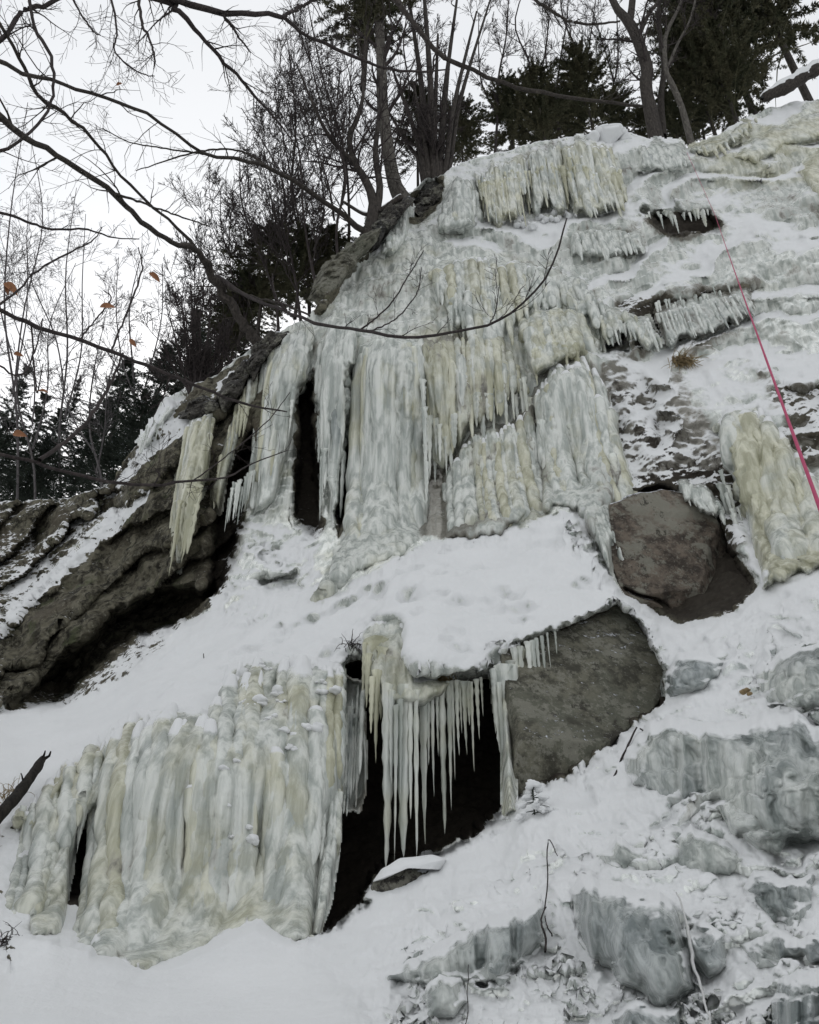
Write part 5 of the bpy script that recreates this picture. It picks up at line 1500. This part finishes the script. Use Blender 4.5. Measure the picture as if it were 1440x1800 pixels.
# beech sapling with a few dry leaves, from the left
be = empty('beech_sapling', px(-260, 1500, 4.2), 'beech sapling branches with a few dry leaves, crossing the left edge', 'sapling')
limbs(be, [[(-260,1550,4.2,34),(-240,1100,4.2,28),(-220,700,4.2,22),(-200,300,4.2,14)]], 20, M_BARK, 0, name='trunk')
limbs(be, [[(-232,520,4.2,16),(-100,510,4.4,11),(0,545,4.6,9),(60,572,4.8,9),(140,597,5.1,8),(200,620,5.4,8),(245,638,5.7,7.5),(300,658,6,7),(380,692,6.5,6),(440,712,6.9,5),(505,724,7.3,2.5)],
            [(-240,800,4.2,16),(-100,790,4.4,10),(0,800,4.6,7.5),(60,812,4.8,7.5),(100,826,5,7.5),(200,847,5.4,7),(270,853,5.7,6.5),(340,845,6,5),(400,838,6.4,4),(440,816,6.7,3),(505,792,7,2)],
            [(70,806,4.8,9),(110,780,5,8),(150,745,5.2,8),(180,700,5.4,7),(205,650,5.6,5),(215,620,5.8,4)],
            [(-225,700,4.2,10),(-60,620,4.4,5),(30,660,4.6,4),(60,620,4.7,3.5),(75,560,4.8,3)],
            [(195,618,5.4,4.5),(215,570,5.5,4),(235,520,5.6,4),(250,470,5.7,3.5),(243,435,5.7,2)],
            [(140,597,5.1,4),(170,560,5.2,3.5),(195,525,5.3,3),(182,510,5.3,2)],
            [(55,570,4.8,4),(62,660,4.8,3.5),(66,690,4.8,3),(75,640,4.8,2)],
            [(-235,420,4.2,12),(-90,372,4.4,7),(0,374,4.6,6),(50,390,4.8,5.5),(85,402,5,5),(150,404,5.2,4),(200,418,5.4,3),(245,420,5.6,2)],
            [(-215,560,4.2,10),(-60,560,4.3,6),(20,520,4.4,5),(60,480,4.5,4.5),(120,445,4.7,4),(160,425,4.9,3),(180,400,5,2)],
            [(300,658,6,4),(290,690,6.1,3.4),(276,715,6.1,3)],
            [(268,853,5.7,3.5),(280,836,5.7,3),(272,822,5.7,2.4)],
            [(340,845,6,3),(400,800,6.4,2.6),(470,740,6.8,2.4),(510,690,7.1,1.6)]], 21, M_TWIG, 6, 0.34, plan=((4, 0.75, 0.5, 0.6, 0.12, 0.02),), rmin=0.0018, up=0.01)

def leaf(root, u, v, Y, lpx, ang, seed, curl=0.3, wid=0.30):
    r2 = np.random.default_rng(seed)
    l = lpx * float(mpp(u, v, Y))
    n, m = 9, 5
    t = np.linspace(0, 1, n)[:, None]; s = np.linspace(-1, 1, m)[None]
    w = wid * np.sin(np.pi * np.clip(t, 0.02, 1) ** 0.8) ** 0.8
    X = t * l + 0 * s; Yy = w * s * l
    Z = l * (curl * np.abs(s) ** 1.5 * w * 1.6 - 0.5 * curl * t * t + 0.02 * np.sin(t * 25))
    a = math.radians(ang)
    ex = A([math.cos(a), 0.35 * r2.normal(), math.sin(a)]); ex /= np.linalg.norm(ex)
    ey = np.cross(A([0.3 * r2.normal(), -1, 0.4 * r2.normal()]), ex); ey /= np.linalg.norm(ey)
    ez = np.cross(ex, ey)
    V = px(u, v, Y) + X[..., None] * ex + Yy[..., None] * ey + Z[..., None] * ez
    V = V.reshape(-1, 3)
    i = np.arange(n * m).reshape(n, m)
    Q = np.stack([i[:-1, :-1], i[1:, :-1], i[1:, 1:], i[:-1, 1:]], -1).reshape(-1, 4)
    stem, sq = tubes(np.stack([V[2] - ex * l * 0.35 + A([0, 0, l * .1]), V[2], V[2] + ex * l * .1])[None], A([[.0012, .0012, .001]]), 4)
    V, Q = merge([(V, Q), (stem, sq)])
    child('leaf', V, Q, root, M_LEAF)
for k, (u, v, Y, lp, ang) in enumerate(((8,498,4.5,42,-38),(14,500,4.5,26,-80),(176,540,5.2,32,15),(262,480,5.5,30,-15),(66,688,4.8,26,-5),(24,762,4.6,34,-20),(228,596,5.3,22,-45),(24,622,4.7,22,-10),(205,150,6.0,16,-15))):
    leaf(be, u, v, Y, lp * 0.8, ang, k, curl=0.45, wid=0.24)

# ---------------------------------------------------------------- rope, logs, sticks, tufts
def line_thing(name, label, cat, pts, mat, K=60, sides=6, group=None, wob=0.0, kind=None):
    P, R = traced(pts, K)
    if wob: P = P + wob * np.stack([fbm(np.stack([np.arange(K) * .21, np.arange(K) * 0 + i, np.arange(K) * 0 + 3.3], -1), 3) for i in range(3)], -1)
    V, Q = tubes(P[None], R[None], sides)
    me = mesh_np(name, V - P[0], Q, None, True, [mat])
    return tag(link(name, me, None, P[0]), label, cat, group)

ra, rb = px(1446, 905, 1.75), px(1258, 380, float(Yat(1258, 380)) - 0.5)
t = np.linspace(0, 1, 90)[:, None]
P = ra * (1 - t) + rb * t - A([0, 0, 0.25]) * (4 * t * (1 - t))
top = px(1208, 268, float(Yat(1215, 275)) - 0.1)
P = np.concatenate([[px(1470, 990, 1.55)], P, [0.5 * (rb + top), top]])
R = np.full(len(P), 0.0052) * (1 + 0.05 * np.sin(np.arange(len(P)) * 1.9))
V, Q = tubes(P[None], R[None], 8)
tag(link('climbing_rope', mesh_np('climbing_rope', V - P[0], Q, None, True, [M_ROPE]), None, P[0]), 'pink climbing rope running up the right side of the ice face', 'rope')

def YF_(u, v, d=0.0):
    return float(Yat(u, v, YBASE)) - d
line_thing('cord', 'thin white frozen cord lying down the lower right snow', 'cord', [(1190,1568,YF_(1190,1568,.22),3),(1203,1610,YF_(1203,1610,.25),4),(1210,1650,YF_(1210,1650,.28),7),(1222,1700,YF_(1222,1700,.25),6),(1236,1750,YF_(1236,1750,.2),4),(1246,1795,YF_(1246,1795,.15),4),(1250,1840,YF_(1250,1840,.1),3)], M_CORD, wob=0.01)
GT = 'bare twigs sticking out of the snow'
for pts, lab in (
    ([(1064,1392,.02,3),(1084,1352,.12,4),(1104,1308,.2,4),(1118,1280,.28,3)], 'dark stick leaning on the snow edge under the grey boulder'),
    ([(1146,1402,.02,2.5),(1138,1380,.1,3),(1130,1358,.14,3),(1134,1330,.16,2)], 'short dark twig on the snow right of the leaning stick'),
    ([(1152,1295,.08,2.5),(1138,1288,.12,3),(1124,1282,.14,2.5)], 'short twig lying at the lip of the blue grey bulge'),
    ([(958,1600,.04,2.5),(961,1540,.16,2.5),(963,1475,.26,2.2),(978,1506,.30,1.6)], 'bent thin stem standing in the middle of the foreground snow'),
    ([(960,1672,.02,4),(956,1640,.1,4),(950,1615,.14,3),(958,1596,.17,2)], 'dark dead stalk above the glassy ice wall'),
    ([(972,1644,.06,3),(962,1630,.12,2.5),(956,1612,.16,2)], 'small side stalk beside the dark dead stalk'),
    ([(820,1800,.02,1.4),(821,1740,.18,1.5),(823,1640,.36,1.2)], 'hair thin stem in front of the glassy ice wall'),
    ([(356,1168,.0,2),(358,1160,.05,2),(357,1150,.1,1.5)], 'tiny twig poking from the left snow bank'),
    ([(1162,1655,.03,2.5),(1154,1630,.1,3),(1148,1606,.14,2.5)], 'thin dark twig on the lower middle grey bulge')):
    line_thing('twig', lab, 'twig', [(u, v, YF_(u, v, d), w) for u, v, d, w in pts], M_TWIG, K=16, sides=5, group=GT, wob=0.015)

def log_thing(name, label, cat, pts, mat, stubs, seed, cap=None):
    P, R = traced(pts, 26)
    R = R * (1 + 0.22 * fbm(P * 4.0, 3)); R[0] *= .5; R[-1] *= .35
    V, Q = tubes(P[None], R[None], 12)
    V = V + (0.25 * np.repeat(R, 12) * fbm(V * 9, 3))[:, None] * unit(V - np.repeat(P, 12, 0))
    root = empty(name, P[0], label, cat)
    child('trunk', V, Q, root, mat)
    r2 = np.random.default_rng(seed)
    for (tt, dv, l, r) in stubs:
        i = int(tt * 25)
        Pb, Rb = grow(P[i:i + 1], A([dv]), A([l]), A([r]), 6, .2, 0, r2, .3)
        V, Q = tubes(Pb, Rb, 6)
        child('stub', V, Q, root, mat)
    if cap is not None:
        Pc = P + A([0, -0.15, 0.95]) * (R * 0.75)[:, None]
        Rc = R * cap * (0.75 + 0.5 * vnoise(P * 3.0)) * np.clip(np.sin(np.linspace(0.05, math.pi - 0.05, 26)), 0, 1) ** .3
        V, Q = tubes(Pc[None], Rc[None], 10)
        child('snow_cap', V, Q, root, M_SNOW)
    return root
yl = lambda u, v, d: YF_(u, v, d)
log_thing('fallen_log', 'dark fallen log slanting down the left edge beside the narrow ice curtain', 'log',
          [(-60,1500,yl(-20,1480,.3),22),(0,1432,yl(0,1440,.35),20),(40,1385,yl(40,1400,.3),19),(66,1348,yl(70,1360,.3),16),(76,1332,yl(80,1345,.28),10)], M_BARKBLACK,
          [(0.55, (-0.3,-.4,.8), .12, .014), (0.92, (0.8,-.3,.3), .12, .02), (0.9, (-.2,-.2,.9), .10, .018)], 1)
yr = YR(1400, -0.3)
log_thing('fallen_log', 'snow topped log lying on the rim at the top right edge', 'log',
          [(1340,172,yr,16),(1372,158,yr,20),(1405,140,yr,22),(1440,120,yr,22),(1500,96,yr,22)], M_BARK, [(0.3, (0,-.5,-.9), .5, .04), (0.6, (.2,-.4,-.9), .5, .04)], 2, cap=1.0)
yr = YR(655, -0.1)
log_thing('fallen_log', 'snow topped bough bending over the ridge below the crooked tree', 'log',
          [(600,352,yr,4),(640,376,yr,7),(665,372,yr,8),(690,356,yr,9),(706,345,yr,10)], M_BARK, [(0.5, (.1,-.3,-.9), .5, .03)], 3, cap=0.8)

def tuft(name, label, cat, u, v, n, lpx, mat, seed, spread=0.9, drop=0.5):
    r2 = np.random.default_rng(seed)
    c = px(u, v, YF_(u, v, .1)); m_ = float(mpp(u, v, YF_(u, v)))
    st = c + r2.normal(0, lpx * .35 * m_, (n, 3)) * A([1, .3, .5])
    d = unit(A([0, -.7, -drop]) + r2.normal(0, spread, (n, 3)))
    P, R = grow(st, d, lpx * m_ * (.4 + .9 * r2.random(n)), np.full(n, 0.9 * m_), 6, .25, -.22, r2, .3)
    V, Q = tubes(P, R, 3)
    me = mesh_np(name, V - c, Q, None, True, [mat])
    return tag(link(name, me, None, c), label, cat)
tuft('grass_tuft', 'brown dry grass tuft on the snow ledge right of the black hole', 'grass tuft', 1198, 632, 220, 26, M_GRASS, 1)
tuft('grass_tuft', 'dry grass hanging at the lip of the dark hollow beside the amber ice', 'grass tuft', 780, 1192, 120, 22, M_GRASS, 2, .5, 1.0)
tuft('grass_tuft', 'sparse dead grass on the snow left of the amber ice hood', 'grass tuft', 622, 1135, 40, 24, M_TWIG, 3, .7, -.4)
tuft('grass_tuft', 'sparse dry weeds poking from the snow at the left edge', 'grass tuft', 14, 1400, 30, 30, M_GRASS, 4, .3, -1.5)
tuft('grass_tuft', 'tangle of dead stems at the left edge below the log', 'grass tuft', 20, 1660, 90, 42, M_TWIG, 5, 1.0, -.2)

# snow laden little fir at the foot of the big icicle
r2 = np.random.default_rng(9)
c = px(940, 1432, YF_(940, 1432, .02)); m_ = float(mpp(940, 1430, YF_(940, 1430)))
fir = empty('fir_seedling', c, 'little snow laden fir seedling at the foot of the thick icicle column', 'seedling')
n = 26
tt = np.linspace(0.05, 1, n); az = r2.random(n) * 6.28
P, R = grow(c + np.stack([0 * tt, 0 * tt, tt * 52 * m_], -1), np.stack([np.cos(az), np.sin(az), 0 * az - .1], -1), (34 * (1.1 - tt) + 6) * m_, np.full(n, 1.2 * m_), 6, .15, -.05, r2)
V, Q = tubes(np.concatenate([P, np.stack([c + A([0, 0, z]) for z in np.linspace(0, 55 * m_, 6)])[None]]), np.concatenate([R, np.full((1, 6), 1.5 * m_)]), 4)
child('twigs', V, Q, fir, M_SPRUCE)
def blobs(cs, rs, seed=0):
    parts = []
    a = np.linspace(0, 2 * np.pi, 12, endpoint=False); b = np.linspace(0.02, np.pi - .02, 8)
    S0 = np.stack([np.sin(b)[:, None] * np.cos(a), np.sin(b)[:, None] * np.sin(a), np.cos(b)[:, None] + 0 * a], -1).reshape(-1, 3)
    i = np.arange(96).reshape(8, 12)
    Q0 = np.stack([i[:-1], i[1:], np.roll(i[1:], -1, 1), np.roll(i[:-1], -1, 1)], -1).reshape(-1, 4)
    for k, (cc, r) in enumerate(zip(cs, rs)):
        V = S0 * A([1, 1, .7]) * r
        V = V * (1 + .55 * fbm(S0 * 1.3 + k * 5 + seed, 2) + .2 * fbm(S0 * 4 + k * 3, 2))[:, None] + cc
        parts.append((V, Q0))
    return merge(parts)
for k in range(0, n, 2):
    V, Q = blobs([P[k, 3], P[k, 4], P[k, 5]], [6 * m_ * (.7 + .5 * r2.random()), 7 * m_, 5.5 * m_ * (.7 + .5 * r2.random())], k)
    child('snow_clump', V, Q, fir, M_SNOW)
V, Q = blobs([c + A([0, 0, 54 * m_])], [13 * m_], 50); child('snow_clump', V, Q, fir, M_SNOW)

def lump(name, label, cat, items, mat, group=None, seed=0):
    cs = [px(u, v, YF_(u, v, d)) for u, v, d, w in items]
    rs = [0.5 * w * float(mpp(u, v, YF_(u, v))) for u, v, d, w in items]
    V, Q = blobs(cs, rs, seed)
    b = A(cs).mean(0)
    return tag(link(name, mesh_np(name, V - b, Q, None, True, [mat]), None, b), label, cat, group)
lump('snow_clump', 'rounded snow clump sitting on the highest point of the rim', 'snow clump', [(1042,242,.1,22),(1054,236,.1,26),(1066,234,.1,30),(1078,234,.1,34),(1090,238,.1,28),(1100,244,.1,20),(1070,244,.15,40)], M_SNOW, None, 3)
lump('leaf', 'single yellowish dead leaf clump on the right snow slope', 'leaf', [(1306,1216,.1,11),(1313,1213,.1,13),(1318,1220,.08,9)], M_GRASS, None, 4)
r3 = np.random.default_rng(77)
PC = [(385,1190),(470,1165),(590,1190),(570,1290),(450,1360),(450,1500),(400,1480),(375,1300)]
k = 0
while k < 26:
    u, v = 375 + 215 * r3.random(), 1165 + 330 * r3.random() ** 1.4
    if sdist(PC, A([u]), A([v]))[0] < 4: continue
    Yc = float(Yat(u, v, YPRE)) - 0.40
    m_ = float(mpp(u, v, Yc)); w_ = 5 + 9 * r3.random() ** 2
    cs = [px(u + r3.normal(0, w_ * .8), v + r3.normal(0, w_ * .35), Yc + .03) for _ in range(3)]
    V, Q = blobs(cs, [w_ * m_ * q_ for q_ in (1.0, .75, .6)], k + 60)
    b = A(cs).mean(0)
    tag(link('snow_clump', mesh_np('snow_clump', V - b, Q, None, True, [M_SNOW]), None, b), 'small snow clump stuck on the upper right of the broad ribbed ice curtain', 'snow clump', 'snow clumps stuck on the lower left ice curtain')
    k += 1
r3 = np.random.default_rng(31)
for k in range(18):       # snow and ice chunks fallen below the cliff-top fringes
    u = 905 + 105 * r3.random(); v = 392 - 0.13 * (u - 905) + r3.normal(0, 6)
    tag(lump('snow_chunk', 'x', 'snow chunk', [(u, v, .05, 7 + 9 * r3.random())], M_SNOW, None, k), 'small snow chunk among the rubble under the cliff top icicle fringes', 'snow chunk', 'snow chunks under the cliff top icicles')
#NEXT
